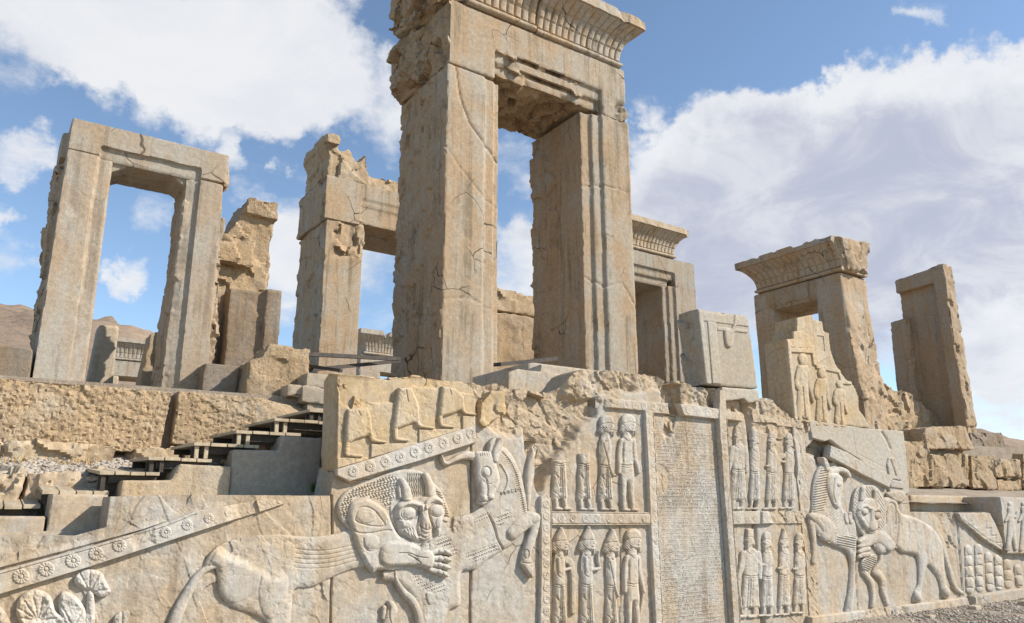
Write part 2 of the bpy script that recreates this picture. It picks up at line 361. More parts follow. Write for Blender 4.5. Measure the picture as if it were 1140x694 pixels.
class Rel:
    def __init__(s, x0, y0, x1, y1, step=.7, plane=D):
        s.step = step; s.plane = plane
        s.px, s.py = np.meshgrid(np.arange(x0, x1+step, step), np.arange(y0, y1+step, step))
        s.h = np.full(s.px.shape, -9.); s.sd = np.full(s.px.shape, -1e3); s.w = np.zeros(s.px.shape)
    def _win(s, P, m):
        P = np.asarray(P, float)[:, :2]; g = s.step; x0, y0 = s.px[0, 0], s.py[0, 0]
        a = int(max(0, (P[:, 0].min()-m-x0)//g)); b = int(min(s.px.shape[1], (P[:, 0].max()+m-x0)//g+2))
        c = int(max(0, (P[:, 1].min()-m-y0)//g)); e = int(min(s.px.shape[0], (P[:, 1].max()+m-y0)//g+2))
        return (slice(c, max(c, e)), slice(a, max(a, b)))
    def poly(s, P, H, edge, base=.015, smooth=True):
        if smooth: P = spline(P)
        wn = s._win(P, 4); px, py = s.px[wn], s.py[wn]
        if px.size == 0: return s
        d = sdf_poly(px, py, P); t = np.clip(d/(edge*.72), 0, 1); hh = base+H*(.35*t+.65*np.sqrt(1-(1-t)**2))*.92
        s.h[wn] = np.where(d > -3, np.maximum(s.h[wn], np.where(d > 0, hh, base-.002)), s.h[wn]); s.sd[wn] = np.maximum(s.sd[wn], d); return s
    def stroke(s, P, H, base=.015, add=False, k=5, flat=0.):
        P = np.asarray(P, float); P = oline(P, k) if len(P) > 2 else P
        wn = s._win(P, P[:, 2].max()+3); px, py = s.px[wn], s.py[wn]
        if px.size == 0: return s
        best = np.full(px.shape, -1e3); bt = np.full(px.shape, -1.)
        for (x0, y0, r0), (x1, y1, r1) in zip(P[:-1], P[1:]):
            ex, ey = x1-x0, y1-y0; L = ex*ex+ey*ey+1e-9
            t = np.clip(((px-x0)*ex+(py-y0)*ey)/L, 0, 1); r = r0+(r1-r0)*t
            d = r-np.sqrt((px-x0-t*ex)**2+(py-y0-t*ey)**2)
            best = np.maximum(best, d); bt = np.maximum(bt, d/r)
        u = np.clip(bt/(1-flat)*1.25, 0, 1); prof = np.sqrt(1-(1-u)**2)*.92+.08*np.clip(bt, 0, 1)
        if add:
            s.h[wn] = np.where(bt > 0, np.maximum(s.h[wn], -.5)+H*prof, s.h[wn])
        else:
            s.h[wn] = np.where(best > -3, np.maximum(s.h[wn], np.where(best > 0, base+H*prof, base-.002)), s.h[wn])
            s.sd[wn] = np.maximum(s.sd[wn], best)
        return s
    def groove(s, P, wd, dep, closed=False, k=5):
        P = np.asarray(P, float); P = spline(P, k) if closed else (oline(P, k) if len(P) > 2 else P)
        if closed: P = np.vstack([P, P[:1]])
        wn = s._win(P, wd*3); px, py = s.px[wn], s.py[wn]
        if px.size == 0: return s
        d2 = np.full(px.shape, 1e9)
        for (x0, y0), (x1, y1) in zip(P[:-1], P[1:]):
            ex, ey = x1-x0, y1-y0; L = ex*ex+ey*ey+1e-9
            t = np.clip(((px-x0)*ex+(py-y0)*ey)/L, 0, 1); d2 = np.minimum(d2, (px-x0-t*ex)**2+(py-y0-t*ey)**2)
        s.h[wn] -= dep*np.exp(-d2/wd**2); return s
    def bump(s, x, y, rx, ry, H, ang=0.):
        wn = s._win([(x-rx-ry, y-rx-ry), (x+rx+ry, y+rx+ry)], 2); px, py = s.px[wn]-x, s.py[wn]-y
        if px.size == 0: return s
        c, q = math.cos(ang), math.sin(ang); u = (c*px+q*py)/rx; v = (-q*px+c*py)/ry; r2 = u*u+v*v
        s.h[wn] += np.where(r2 < 1, H*np.sqrt(np.clip(1-r2, 0, 1)), 0); return s
    def pat(s, P, fn, soft=1.5):
        wn = s._win(P, 2); px, py = s.px[wn], s.py[wn]
        if px.size == 0: return s
        d = sdf_poly(px, py, P); s.h[wn] += np.clip(d/soft, 0, 1)*fn(px, py); return s
    def rosette(s, x, y, r, H=None):
        H = H or min(.013, max(.005, .0022*r-.004))
        a = asp(x, y); rx, ry = r*a, r
        wn = s._win([(x-rx, y-ry), (x+rx, y+ry)], 1); u = (s.px[wn]-x)/rx; v = (s.py[wn]-y)/ry; q = np.hypot(u, v); th = np.arctan2(v, u)
        pet = np.sqrt(np.abs(np.cos(6*th)))
        p = np.where(q < .28, np.sqrt(np.clip(1-(q/.28)**2, 0, 1))*1.1, np.where(q < 1, (.35+.65*pet)*sstep(1-q, 0, .18)*sstep(q, .3, .42), 0))
        s.h[wn] += H*p; return s
    def rough(s, P, depth, amp, freq=3., soft=4., warm=1., seed=0):
        wn = s._win(P, soft+14); px, py = s.px[wn], s.py[wn]
        if px.size == 0: return s
        X, Z = at_y(px.ravel(), py.ravel(), s.plane); Q = np.stack([X, np.zeros_like(X), Z], 1)
        jit = 9*fbm(Q, 2.5, 4, seed+50).reshape(px.shape)
        m = sstep(sdf_poly(px, py, P)+jit, -soft, soft)
        nz = (.6*fbm(Q, freq*.4, 4, seed)+.75*facet(np.stack([Q[:, 0]*.9+Q[:, 2]*.4, Q[:, 1], (Q[:, 2]-.4*Q[:, 0])*.5], 1), freq*1.0, seed+9)+.20*facet(Q, freq*2.6, seed+14)+.22*fbm(Q, freq*6, 4, seed+19, .65)).reshape(px.shape)
        s.h[wn] = s.h[wn]*(1-m)+m*(-depth+amp*nz); s.w[wn] = np.maximum(s.w[wn], m*warm); return s
    def mesh(s, name, back=.03, wear=.004, seed=3, fillwarm=0.):
        keep = s.sd > -s.step*.75
        idx = np.full(s.px.shape, -1); idx[keep] = np.arange(keep.sum())
        gy, gx = np.gradient(s.sd, s.step)
        g2 = np.sqrt(gx**2+gy**2)+1e-6; mv = np.where(s.sd < 0, -s.sd, 0)
        qx = (s.px+mv*gx/g2)[keep]; qy = (s.py+mv*gy/g2)[keep]
        X, Z = at_y(qx, qy, s.plane); Q = np.stack([X, np.zeros_like(X), Z], 1)
        hh = s.h[keep]*(1 if back > .1 else .86)+wear*fbm(Q, 9, 4, seed)+wear*1.6*fbm(Q, 2.2, 3, seed+1)
        hh = hh-wear*1.3*sstep(fbm(Q, 6, 5, seed+2, .62), .16, .40)-wear*.7*sstep(facet(Q, 13, seed+3), .3, .5)
        V = np.stack([X, s.plane-hh, Z], 1)
        a, b, c, e = idx[:-1, :-1], idx[:-1, 1:], idx[1:, 1:], idx[1:, :-1]
        ok = (a >= 0) & (b >= 0) & (c >= 0) & (e >= 0)
        Fq = np.stack([a[ok], e[ok], c[ok], b[ok]], 1)
        ed = np.concatenate([Fq[:, [0, 1]], Fq[:, [1, 2]], Fq[:, [2, 3]], Fq[:, [3, 0]]])
        key = np.minimum(ed[:, 0], ed[:, 1]).astype(np.int64)*len(V)+np.maximum(ed[:, 0], ed[:, 1])
        u, inv, cnt = np.unique(key, return_inverse=True, return_counts=True)
        be = ed[cnt[inv] == 1]; bv = np.unique(be); mp = np.zeros(len(V), int)
        mp[bv] = len(V)+np.arange(len(bv)); V2 = V[bv].copy(); V2[:, 1] = s.plane+back
        # the front rim is doubled so the edge stays crisp
        rim = np.zeros(len(V), int); rim[bv] = len(V)+len(bv)+np.arange(len(bv)); V3 = V[bv].copy()
        sk = np.stack([be[:, 1], be[:, 0]], 1)
        Fs = np.stack([rim[sk[:, 0]], rim[sk[:, 1]], mp[sk[:, 1]], mp[sk[:, 0]]], 1)
        wv = s.w[keep]+fillwarm
        me = mesh_np(name, np.vstack([V, V2, V3]), np.vstack([Fq, Fs]), True, np.concatenate([wv, wv[bv], wv[bv]]))
        me.set_sharp_from_angle(angle=rad(42))
        return me
def asp(x, y):
    X0, Z0 = at_y(x, y, D); X1, _ = at_y(x+1, y, D); _, Z1 = at_y(x, y+1, D)
    return abs(Z1-Z0)/abs(X1-X0)
def tr(x0, y0, sc):
    def f(P):
        out = []
        for p in P:
            q = [x0+p[0]/sc, y0+p[1]/sc]
            if len(p) > 2: q.append(p[2]/sc)
            out.append(tuple(q))
        return out
    return f

# ================================================================ SETTING
GZ = -.14
def sheet(name, x0, x1, y0, y1, z, nx, ny, mat, amp=0., fr=1., kind='structure'):
    xs, ys = np.meshgrid(np.linspace(x0, x1, nx), np.linspace(y0, y1, ny)); Q = np.stack([xs.ravel(), ys.ravel(), np.zeros(xs.size)], 1)
    zz = z+(amp*fbm(Q, fr, 4, 5) if amp else 0)
    Q[:, 2] = zz; i = np.arange(nx*ny).reshape(ny, nx)
    Fq = np.stack([i[:-1, :-1].ravel(), i[:-1, 1:].ravel(), i[1:, 1:].ravel(), i[1:, :-1].ravel()], 1)
    return tag(link(name, mesh_np(name, Q, Fq), mat), kind=kind)
sheet('ground', -3000, 3000, -3000, 3000, GZ-.03, 60, 60, M_GROUND)
sheet('path', 2, 40, -2, 8.2, GZ, 260, 90, M_GROUND, .05, 1.6)
# loose gravel lying on the path near the foot of the wall
def gravel(name, n, box, zf, smin, smax, mat, seed=1):
    rng = np.random.default_rng(seed); ico = bmesh.new(); bmesh.ops.create_icosphere(ico, subdivisions=1, radius=1); bv = np.array([v.co[:] for v in ico.verts]); bf = np.array([[v.index for v in f.verts] for f in ico.faces]); ico.free()
    x = rng.uniform(box[0], box[1], n); y = rng.uniform(box[2], box[3], n); s = smin+(smax-smin)*rng.random(n)**3
    V = bv[None]*(s[:, None, None]*rng.uniform(.6, 1.2, (n, 1, 3))*np.array([1, 1, .65]))*(1+.22*rng.standard_normal((n, len(bv), 1)))
    a = rng.uniform(0, 6.28, n); c, q = np.cos(a)[:, None], np.sin(a)[:, None]
    V = np.stack([V[:, :, 0]*c-V[:, :, 1]*q, V[:, :, 0]*q+V[:, :, 1]*c, V[:, :, 2]], 2)
    V += np.stack([x, y, zf(x, y)], 1)[:, None, :]
    Fq = (bf[None]+(np.arange(n)*len(bv))[:, None, None]).reshape(-1, 3)
    return tag(link(name, mesh_np(name, V.reshape(-1, 3), Fq, False), mat), kind='stuff')
tag(gravel('gravel', 22000, (9, 26, 5.2, 7.95), lambda x, y: GZ+.012+0*x, .006, .036, M_PEBBLE), 'grey and tan gravel strewn over the path at the foot of the carved wall', 'gravel')

def hills():
    na, nr = 420, 46
    az = np.radians(np.linspace(-60, 110, na))            # bearing clockwise from +Y
    rr = np.linspace(260, 1500, nr)
    A, Rr = np.meshgrid(az, rr); deg = np.degrees(A)
    el = np.interp(deg, [-60, -30, -8, -1, 2.7, 5, 7.7, 11, 16, 30, 55, 63, 65.2, 67.5, 75, 110], [8, 10.2, 11.1, 11.4, 11.5, 11.0, 10.3, 8.6, 6.5, 4, 3.6, 4.0, 4.2, 3.5, 2.8, 2.5])
    t = (Rr-260)/(1500-260)
    Q = np.stack([(Rr*np.sin(A)).ravel(), (Rr*np.cos(A)).ravel(), np.zeros(A.size)], 1)
    nz = fbm(Q, .0065, 7, 3, .58, True).reshape(A.shape)
    prof = np.clip(np.sin(np.clip(t/.55, 0, 1)*math.pi/2), 0, 1)
    Zz = GZ+np.tan(np.radians(el))*942*prof*(1-.25*np.clip((t-.55)/.45, 0, 1))+(nz-.45)*(3+el*3.4)*prof
    Q[:, 2] = Zz.ravel(); i = np.arange(A.size).reshape(A.shape)
    Fq = np.stack([i[:-1, :-1].ravel(), i[:-1, 1:].ravel(), i[1:, 1:].ravel(), i[1:, :-1].ravel()], 1)[:, ::-1]
    return tag(link('hills', mesh_np('hills', Q, Fq), M_HILL), kind='structure')
hills()
tz = 3.25
plainbox('terrace', [('xz', [(-14, GZ-.2), (45, GZ-.2), (45, 3.4), (26, 3.4), (13, tz), (-14, 3.05)], 10.95, 70)], M_GROUND)['kind'] = 'structure'
plainbox('terrace_core', [('box', 4.2, 14.3, 8.62, 10.94, GZ-.2, 3.0)], M_GROUND)['kind'] = 'structure'
plainbox('stair_bed', [('xz', [(-2.5, GZ-.2), (4.19, GZ-.2), (4.19, 2.3), (3.4, 2.3), (1.6, 1.6), (0.0, 1.22), (-2.5, .8)], 9.3, 10.25)], M_GROUND)['kind'] = 'structure'
plainbox('stair_footing', [('xz', [(-2.5, GZ-.2), (4.19, GZ-.2), (4.19, 1.735), (1.22, 1.735), (1.22, 1.41), (-.88, 1.41), (-.88, 1.1), (-2.5, 1.1)], 8.42, 9.29)], M_FACE)['kind'] = 'structure'
lg_ = sheet('ledge_ground', -3, 4.1, 9.95, 10.96, 0, 160, 30, M_PEBBLE, .05, 2.5)
for v_ in lg_.data.vertices: v_.co.z += 1.93+.36*(v_.co.y-9.95)
plainbox('ledge_fill', [('box', -3, 4.18, 10.3, 10.94, GZ-.2, 1.95)], M_GROUND)['kind'] = 'structure'
rl_ = sheet('right_ledge', 14.2, 40, 8.5, 11.2, 0, 160, 30, M_GROUND, .04, 2)
for v_ in rl_.data.vertices: v_.co.z += 1.74+.18*(v_.co.y-8.5)
tag(gravel('ledge_gravel', 5200, (-1, 2.6, 9.95, 10.6), lambda x, y: 1.95+.36*(y-9.95), .012, .045, M_PEBBLE, 4), 'pale gravel strip below the two huge blocks beside the wooden stairs', 'gravel')

# ================================================================ DOORWAYS AND WALLS OF THE PALACE
def cornice(name, fr, x0, x1, z0, z1, over, depth, nfl, mat, parent, tiers=3, ends=(True, True), rag=0., seed=0, xb=None):
    """Egyptian cavetto cornice: torus, three tiers of tongue-shaped leaves, flat fillet. fr maps (x along, y into, z) to world"""
    hgt = z1-z0; zt = z0+.11*hgt; zf = z1-.20*hgt
    pz, py = [], []
    for a in np.linspace(-math.pi/2, math.pi/2, 9): pz.append(z0+.055*hgt+.055*hgt*math.sin(a)); py.append(-.05*hgt*math.cos(a)*1.3)
    nc = 40
    for k in range(nc+1):
        u = k/nc; pz.append(zt+(zf-zt)*u); py.append(-over*(.03+.97*u**2.3))
    for z in np.linspace(zf+.001, z1, 6): pz.append(z); py.append(-over-.045)
    pz, py = np.array(pz), np.array(py)
    nx = nfl*12+1; xs = np.linspace(0, 1, nx)
    G, Pz = np.meshgrid(xs, pz); _, Py = np.meshgrid(xs, py)
    u = np.clip((Pz-zt)/(zf-zt), 0, 1); incav = (Pz > zt) & (Pz < zf)
    ph = np.abs(((G*nfl) % 1)-.5)*2
    tier = (u*tiers) % 1
    leaf = (1-ph**4)*.05*hgt/1.0*np.where(tier > .9, .35, 1)
    yy = Py-np.where(incav, leaf*.8, 0)
    e0 = -Py if ends[0] else 0*Py; e1 = -Py if ends[1] else 0*Py
    X = (x0-e0)+G*((x1+e1)-(x0-e0))
    Q = np.stack([X.ravel(), yy.ravel(), Pz.ravel()], 1)
    wear = fbm(Q, 2.2, 4, seed)
    dn = rag*sstep(wear, .05, .45)*sstep(Pz.ravel(), z0+.3*hgt, z1)
    Q[:, 1] += dn+.012*fbm(Q, 7, 3, seed+1); Q[:, 2] -= dn*.7
    nr = len(pz); i = np.arange(nr*nx).reshape(nr, nx)
    Fq = [np.stack([i[:-1, :-1].ravel(), i[:-1, 1:].ravel(), i[1:, 1:].ravel(), i[1:, :-1].ravel()], 1)]
    # back copy closes the solid
    B = Q.copy(); B[:, 1] = depth; B[:, 0] = np.clip(B[:, 0], x0-(over if ends[0] else 0), x1+(over if ends[1] else 0)); off = len(Q)
    for e in (i[0], i[-1]):
        f = np.stack([e[:-1], e[1:], e[1:]+off, e[:-1]+off], 1); Fq.append(f[:, ::-1] if e is i[0] else f)
    for e in (i[:, 0], i[:, -1]):
        f = np.stack([e[:-1], e[1:], e[1:]+off, e[:-1]+off], 1); Fq.append(f if e is i[:, -1] else f[:, ::-1])
    W = fr(np.vstack([Q, B]))
    me = mesh_np(name, W, np.vstack(Fq), True); me.set_sharp_from_angle(angle=rad(48))
    return link(name, me, mat, parent)

# ---- the tall doorway in the middle
Y0 = 11.5
gate = thing('stone_doorway', (8.7, Y0, tz), 'tallest stone doorway with two massive jambs and a fluted cornice, above the centre of the carved wall', 'doorway')
def jamb_zone(V, N):
    left = sstep(-N[:, 0], .6, .9)*sstep(V[:, 0], 6.9, 6.5)
    back = sstep(N[:, 1], .3, .8)
    return left*.55+back*.6
stone('jamb', [('box', 6.34, 7.20, Y0, 13.5, tz-.3, 9.86), ('box', 7.15, 7.42, Y0+.05, 13.5, tz-.3, 9.86), ('box', 7.38, 7.57, Y0+.10, 13.45, tz-.3, 9.84)], M_GATE, gate, .03, .012, .008, .003, .04, jamb_zone, .12, 3.0, cracks=[([(6.5, 9.9), (6.62, 9.2), (6.85, 8.75), (7.25, 8.35), (7.6, 8.1)], .022, .03), ([(6.34, 8.1), (6.7, 7.75), (7.2, 7.3), (7.6, 7.15)], .018, .018), ([(6.34, 5.2), (6.9, 5.3), (7.6, 5.12)], .018, .015)])
def jamb_zone2(V, N):
    rev = sstep(-N[:, 0], .6, .9)*sstep(V[:, 1], 12.0, 12.9)
    return rev*.5+sstep(N[:, 1], .3, .8)*.6
stone('jamb', [('box', 9.68, 9.98, Y0+.13, 13.45, tz-.3, 9.93), ('box', 9.94, 10.22, Y0+.065, 13.5, tz-.3, 9.95), ('box', 10.18, 10.98, Y0, 13.5, tz-.3, 9.97)], M_GATE, gate, .03, .012, .008, .003, .035, jamb_zone2, .12, 2.2, cracks=[([(9.68, 8.2), (10.3, 8.3), (11.0, 8.32)], .02, .022), ([(9.68, 6.2), (10.2, 6.05), (10.6, 6.2), (11.0, 5.7)], .02, .022)])
def lint_zone(V, N):
    left = sstep(-N[:, 0], .3, .8)*sstep(V[:, 0], 7.0, 6.5)
    bot = sstep(-N[:, 2], .3, .8)*sstep(V[:, 0], 7.45, 7.6)*sstep(V[:, 0], 9.75, 9.6)
    rc = sstep(V[:, 0], 10.45, 10.7)*sstep(V[:, 2], 10.5, 10.25)
    lowf = sstep(V[:, 2], 10.22, 10.05)*sstep(V[:, 0], 7.5, 7.7)*sstep(V[:, 0], 9.6, 9.4)
    return left*1.6+bot*1.0+rc*.9+lowf*1.0*sstep(fbm(V, 1.6, 3, 77), -.25, .25)
lz = 9.88
stone('lintel', [('box', 6.34, 10.92, Y0, 13.5, lz+.66, 11.28), ('box', 6.34, 7.42, Y0, 13.5, lz, lz+.7), ('box', 10.22, 10.92, Y0, 13.5, lz+.08, lz+.7),
   ('box', 7.3, 10.3, Y0+.07, 13.5, lz+.42, lz+.7), ('box', 7.3, 10.3, Y0+.14, 13.48, lz+.20, lz+.5), ('loft', [(6.42, 13.55, 9.85), (6.42, 12.4, 9.95), (6.42, 12.0, 10.6), (6.42, 12.2, 11.2), (6.42, 13.55, 11.3)], [(6.02, 13.4, 10.0), (6.1, 12.7, 10.1), (6.15, 12.5, 10.6), (6.1, 12.7, 11.1), (6.0, 13.4, 11.1)])],
   M_GATE, gate, .035, .015, .01, .003, .05, lint_zone, .22, 2.2)
ident = lambda Q, yo=Y0: Q+np.array([0, yo, 0])
cornice('cornice', ident, 6.75, 8.40, 11.30, 12.55, .44, 2.0, 9, M_GATE, gate, ends=(False, False), rag=.06, seed=4)
cornice('cornice', ident, 8.43, 10.74, 11.28, 12.40, .42, 2.0, 14, M_GATE, gate, ends=(False, True), rag=.05, seed=9)
stone('broken_cornice_end', [('loft', [(6.9, Y0-.1, 11.3), (6.9, 13.5, 11.3), (6.9, 13.5, 13.1), (6.9, Y0-.25, 13.1)], [(6.25, 11.75, 11.45), (6.0, 13.4, 11.4), (6.0, 13.3, 12.7), (6.3, 11.8, 12.8)])], M_GATE, gate, .045, .05, .03, .008, .06, lambda V, N: sstep(-N[:, 0]-N[:, 1]*.5, .1, .6), .35, 1.5)

# steps in front of the doorway
t = thing('threshold_steps', (8.2, 10.4, 3.5), 'low pale threshold steps in front of the tallest doorway', 'steps')
stone('step', [('box', 6.9, 8.3, 10.25, 11.4, 3.2, 3.84)], M_FACE, t, .03, sharp=40)
stone('step', [('box', 7.55, 9.9, 10.6, 11.45, 3.2, 4.06)], M_FACE, t, .03, sharp=40)
o = plainbox('timber_beam', [('loft', [(6.55, 10.15, 3.80), (6.63, 10.05, 3.80), (6.63, 10.05, 3.86), (6.55, 10.15, 3.86)], [(7.95, 10.5, 4.10), (8.03, 10.4, 4.10), (8.03, 10.4, 4.16), (7.95, 10.5, 4.16)])], M_WDARK)
tag(o, 'dark timber beam leaning on the pale threshold steps of the tallest doorway', 'beam')

# ---- the frame on the left
t = thing('stone_doorway', (1.55, 12, 3.3), 'slender grey stone frame with a plain lintel and no cornice, at the far left', 'doorway')
LG = 12.0
stone('jamb', [('xz', [(.45, 3.2), (.86, 3.2), (.84, 6.64), (.44, 6.64)], LG, LG+.9), ('xz', [(.82, 3.2), (1.07, 3.2), (1.04, 6.62), (.80, 6.62)], LG+.06, LG+.9), ('xz', [(.50, 3.3), (.56, 3.3), (.56, 6.95), (.46, 6.9), (.46, 6.58), (.34, 6.45), (.33, 6.1), (.38, 5.8), (.36, 5.4), (.38, 4.9), (.36, 4.4), (.37, 3.98), (.44, 3.7)], LG+.3, LG+.95)], M_GREY, t, .025, .012, .006, .002, .02, lambda V, N: sstep(V[:, 0], .45, .40)*sstep(V[:, 1], LG+.2, LG+.3)+.4*sstep(N[:, 1], .3, .8), .09, 3)
stone('jamb', [('xz', [(2.27, 3.2), (2.66, 3.2), (2.62, 6.62), (2.27, 6.62)], LG, LG+.9), ('xz', [(2.03, 3.2), (2.3, 3.2), (2.3, 6.62), (2.07, 6.62)], LG+.06, LG+.9), ('xz', [(2.6, 3.2), (2.80, 3.2), (2.76, 5.2), (2.72, 6.3), (2.6, 6.5)], LG+.25, LG+.95)], M_GREY, t, .025, .012, .006, .002, .02, lambda V, N: sstep(V[:, 0], 2.66, 2.74)+.55*sstep(V[:, 0], 2.2, 2.08), .10, 3)
stone('lintel', [('box', .44, 2.68, LG, LG+.9, 6.80, 7.13), ('box', .44, .85, LG, LG+.9, 6.63, 6.85), ('box', 2.27, 2.68, LG, LG+.9, 6.63, 6.85), ('box', .8, 2.3, LG+.06, LG+.9, 6.60, 6.85), ('box', .36, .5, LG+.3, LG+.9, 6.6, 7.0), ('xz', [(1.03, 6.46), (1.10, 6.50), (1.22, 6.58), (1.26, 6.66), (1.03, 6.7)], LG+.12, LG+.8), ('xz', [(2.09, 6.48), (2.02, 6.52), (1.93, 6.58), (1.90, 6.66), (2.09, 6.7)], LG+.12, LG+.8)], M_GREY, t, .025, .012, .006, .002, .02, lambda V, N: sstep(V[:, 0], 2.62, 2.68)*.7, .12, 2)

# ---- second doorway behind, left of the tall one
t = thing('stone_doorway', (7.2, 18, 3.3), 'half-hidden doorway with a broken top, directly left of the tallest doorway', 'doorway')
Y2 = 18.0
def z2(V, N): return .75*sstep(V[:, 2], 7.75, 7.95)*sstep(V[:, 2], 8.95, 8.7)*sstep(V[:, 0], 6.65, 6.8)*sstep(V[:, 1], 18.4, 18.1)+.5*sstep(-N[:, 0], .5, .9)
stone('jamb', [('box', 6.52, 7.55, Y2, Y2+2.0, 3, 8.88)], M_GATE, t, .045, .012, .01, .003, .04, z2, .14, 2.5)
stone('jamb', [('box', 9.7, 10.35, Y2, Y2+2.0, 3, 8.88)], M_GATE, t, .06)
stone('lintel', [('box', 6.46, 10.3, Y2+.06, Y2+2.0, 8.90, 10.0), ('box', 6.42, 7.40, Y2-.04, Y2+2.0, 8.80, 10.0), ('box', 7.35, 10.3, Y2+.0, Y2+2.0, 9.60, 10.02), ('box', 7.35, 10.3, Y2+.03, Y2+2.0, 9.40, 9.64), ('box', 7.35, 10.3, Y2+.06, Y2+2.0, 8.98, 9.44)], M_GATE, t, .04, .012, .01, .003, .05, lambda V, N: .5*sstep(-N[:, 0], .5, .9), .2, 1.5)
stone('broken_top', [('xz', [(6.44, 10.0), (8.0, 10.0), (7.62, 10.45), (7.55, 11.0), (7.3, 10.6), (7.05, 10.95), (6.75, 10.80), (6.70, 11.1), (6.42, 11.15), (6.36, 10.95), (6.5, 10.6), (6.44, 10.25)], Y2+.05, Y2+1.7), ('box', 7.4, 10.1, Y2+.25, Y2+1.7, 9.98, 10.45), ('box', 6.34, 6.72, Y2-.08, Y2+1.6, 10.92, 11.18)], M_WARM, t, .04, .03, .02, .006, .06, lambda V, N: np.ones(len(V))*.7, .14, 2.0)

# ---- doorway right of the tall one
t = thing('stone_doorway', (16, 16, 3.3), 'grey doorway with double fillets and a short piece of cornice, behind the tallest doorway on its right', 'doorway')
Y3 = 16.0
stone('jamb', [('box', 16.95, 17.85, Y3, Y3+1.9, 3, 8.3), ('box', 16.72, 17.0, Y3+.07, Y3+1.9, 3, 8.25), ('box', 16.5, 16.78, Y3+.14, Y3+1.85, 3, 8.25)], M_GREY, t, .04, .012, .008, .003, .03, lambda V, N: .35*sstep(-N[:, 0], .5, .9), .1, 1.5)
stone('jamb', [('box', 13.0, 14.6, Y3, Y3+1.9, 3, 8.3)], M_GREY, t, .06)
stone('lintel', [('box', 12.9, 17.84, Y3, Y3+1.9, 8.66, 9.12), ('box', 16.95, 17.84, Y3, Y3+1.9, 8.2, 8.7), ('box', 14, 17.0, Y3+.07, Y3+1.9, 8.42, 8.7), ('box', 14, 16.75, Y3+.14, Y3+1.85, 8.2, 8.45)], M_GREY, t, .04, .012, .008, .003, .03)
cornice('cornice', lambda Q: Q+np.array([0, Y3, 0]), 14.0, 16.95, 9.14, 10.05, .32, 1.6, 20, M_WARM, t, ends=(False, True), rag=.1, seed=3)
# ---- the doorway on the right, seen from its shaded flank
XR = 17.72
t = thing('stone_doorway', (18.4, 12.3, 3.3), 'right-hand doorway turned sideways with an overhanging fluted cornice, behind the stepped parapet block', 'doorway')
def turn(Q): return np.stack([XR+Q[:, 1], 13.7-Q[:, 0], Q[:, 2]], 1)     # x runs from the back (13.7) to the front
def box_t(x0, x1, y0, y1, z0, z1): return ('box', XR+y0, XR+y1, 13.7-x1, 13.7-x0, z0, z1)
stone('jamb', [box_t(1.98, 2.72, 0, 1.1, 3, 7.55), ('yz', [(11.0, 3.2), (11.7, 3.2), (11.7, 7.5), (11.02, 7.5), (10.95, 6.4), (10.9, 5.4), (10.82, 4.4), (10.72, 3.2)], XR+.08, XR+1.15), box_t(1.9, 2.02, .07, 1.1, 3, 7.5)], M_GATE, t, .04, .015, .012, .004, .05, lambda V, N: .85*sstep(V[:, 1], 11.02, 10.9)+.6*sstep(N[:, 0], .4, .8), .10, 2.2)
stone('jamb', [box_t(-.05, .42, 0, 1.5, 3, 7.5), box_t(.38, .52, .07, 1.5, 3, 7.5)], M_GATE, t, .045)
stone('lintel', [box_t(-.05, 2.7, 0, 1.15, 7.12, 7.56), box_t(.4, 2.0, .07, 1.5, 7.02, 7.2)], M_GATE, t, .045, .015, .012, .004, .05, lambda V, N: .7*sstep(V[:, 1], 11.03, 10.9), .15, 2.2)
cornice('cornice', turn, .10, 2.80, 7.58, 8.50, .36, 1.1, 15, M_GATE, t, ends=(True, False), rag=.07, seed=12)
stone('broken_cornice_end', [('loft', [(XR-.28, 10.95, 8.5), (XR+1.0, 10.95, 8.45), (XR+1.05, 10.95, 7.6), (XR+.05, 10.95, 7.6)], [(XR-.15, 10.74, 8.42), (XR+1.1, 10.72, 8.5), (XR+1.0, 10.82, 7.6), (XR+.15, 10.82, 7.6)])], M_GATE, t, .04, .03, .02, .006, .06, lambda V, N: np.ones(len(V))*.7, .12, 1.8, warm=-.2)

# ---- lone pillar at the far right
o = stone('stone_pillar', [('yz', [(11.38, 3.2), (13.45, 3.2), (13.35, 7.55), (13.08, 7.62), (13.02, 8.9), (11.42, 9.06)], 24.28, 24.6), ('yz', [(11.38, 3.2), (11.78, 3.2), (11.80, 9.03), (11.42, 9.06)], 24.0, 24.5), ('yz', [(12.75, 3.2), (13.45, 3.2), (13.35, 7.55), (12.75, 7.6)], 24.0, 24.5), ('yz', [(11.42, 8.5), (13.03, 8.45), (13.02, 8.9), (11.42, 9.04)], 24.02, 24.5)], M_BROWN, None, .045, .015, .012, .005, .05, lambda V, N: .25+.5*sstep(-N[:, 1], .4, .8), .08, 3, warm=.15)
tag(o, 'lone brown pillar with a vertical recess and a slanting top, at the far right', 'pillar')

# ---- wall seen through the tall doorway
o = stone('ashlar_block', [('box', 9.0, 13, 15, 16.2, 3.2, 6.22)], M_ROUGH, None, .06, zone=lambda V, N: np.ones(len(V))*.5, zamp=.07); tag(o, 'tall rough block seen through the opening of the tallest doorway', 'stone block')
o = stone('ashlar_block', [('xz', [(8.9, 6.25), (12.5, 6.25), (12.4, 6.8), (9.9, 6.85), (8.9, 6.9)], 15.1, 16.2)], M_WARM, None, .06, zone=lambda V, N: np.ones(len(V))*.7, zamp=.1); tag(o, 'ochre capping block on the wall seen through the tallest doorway', 'stone block')

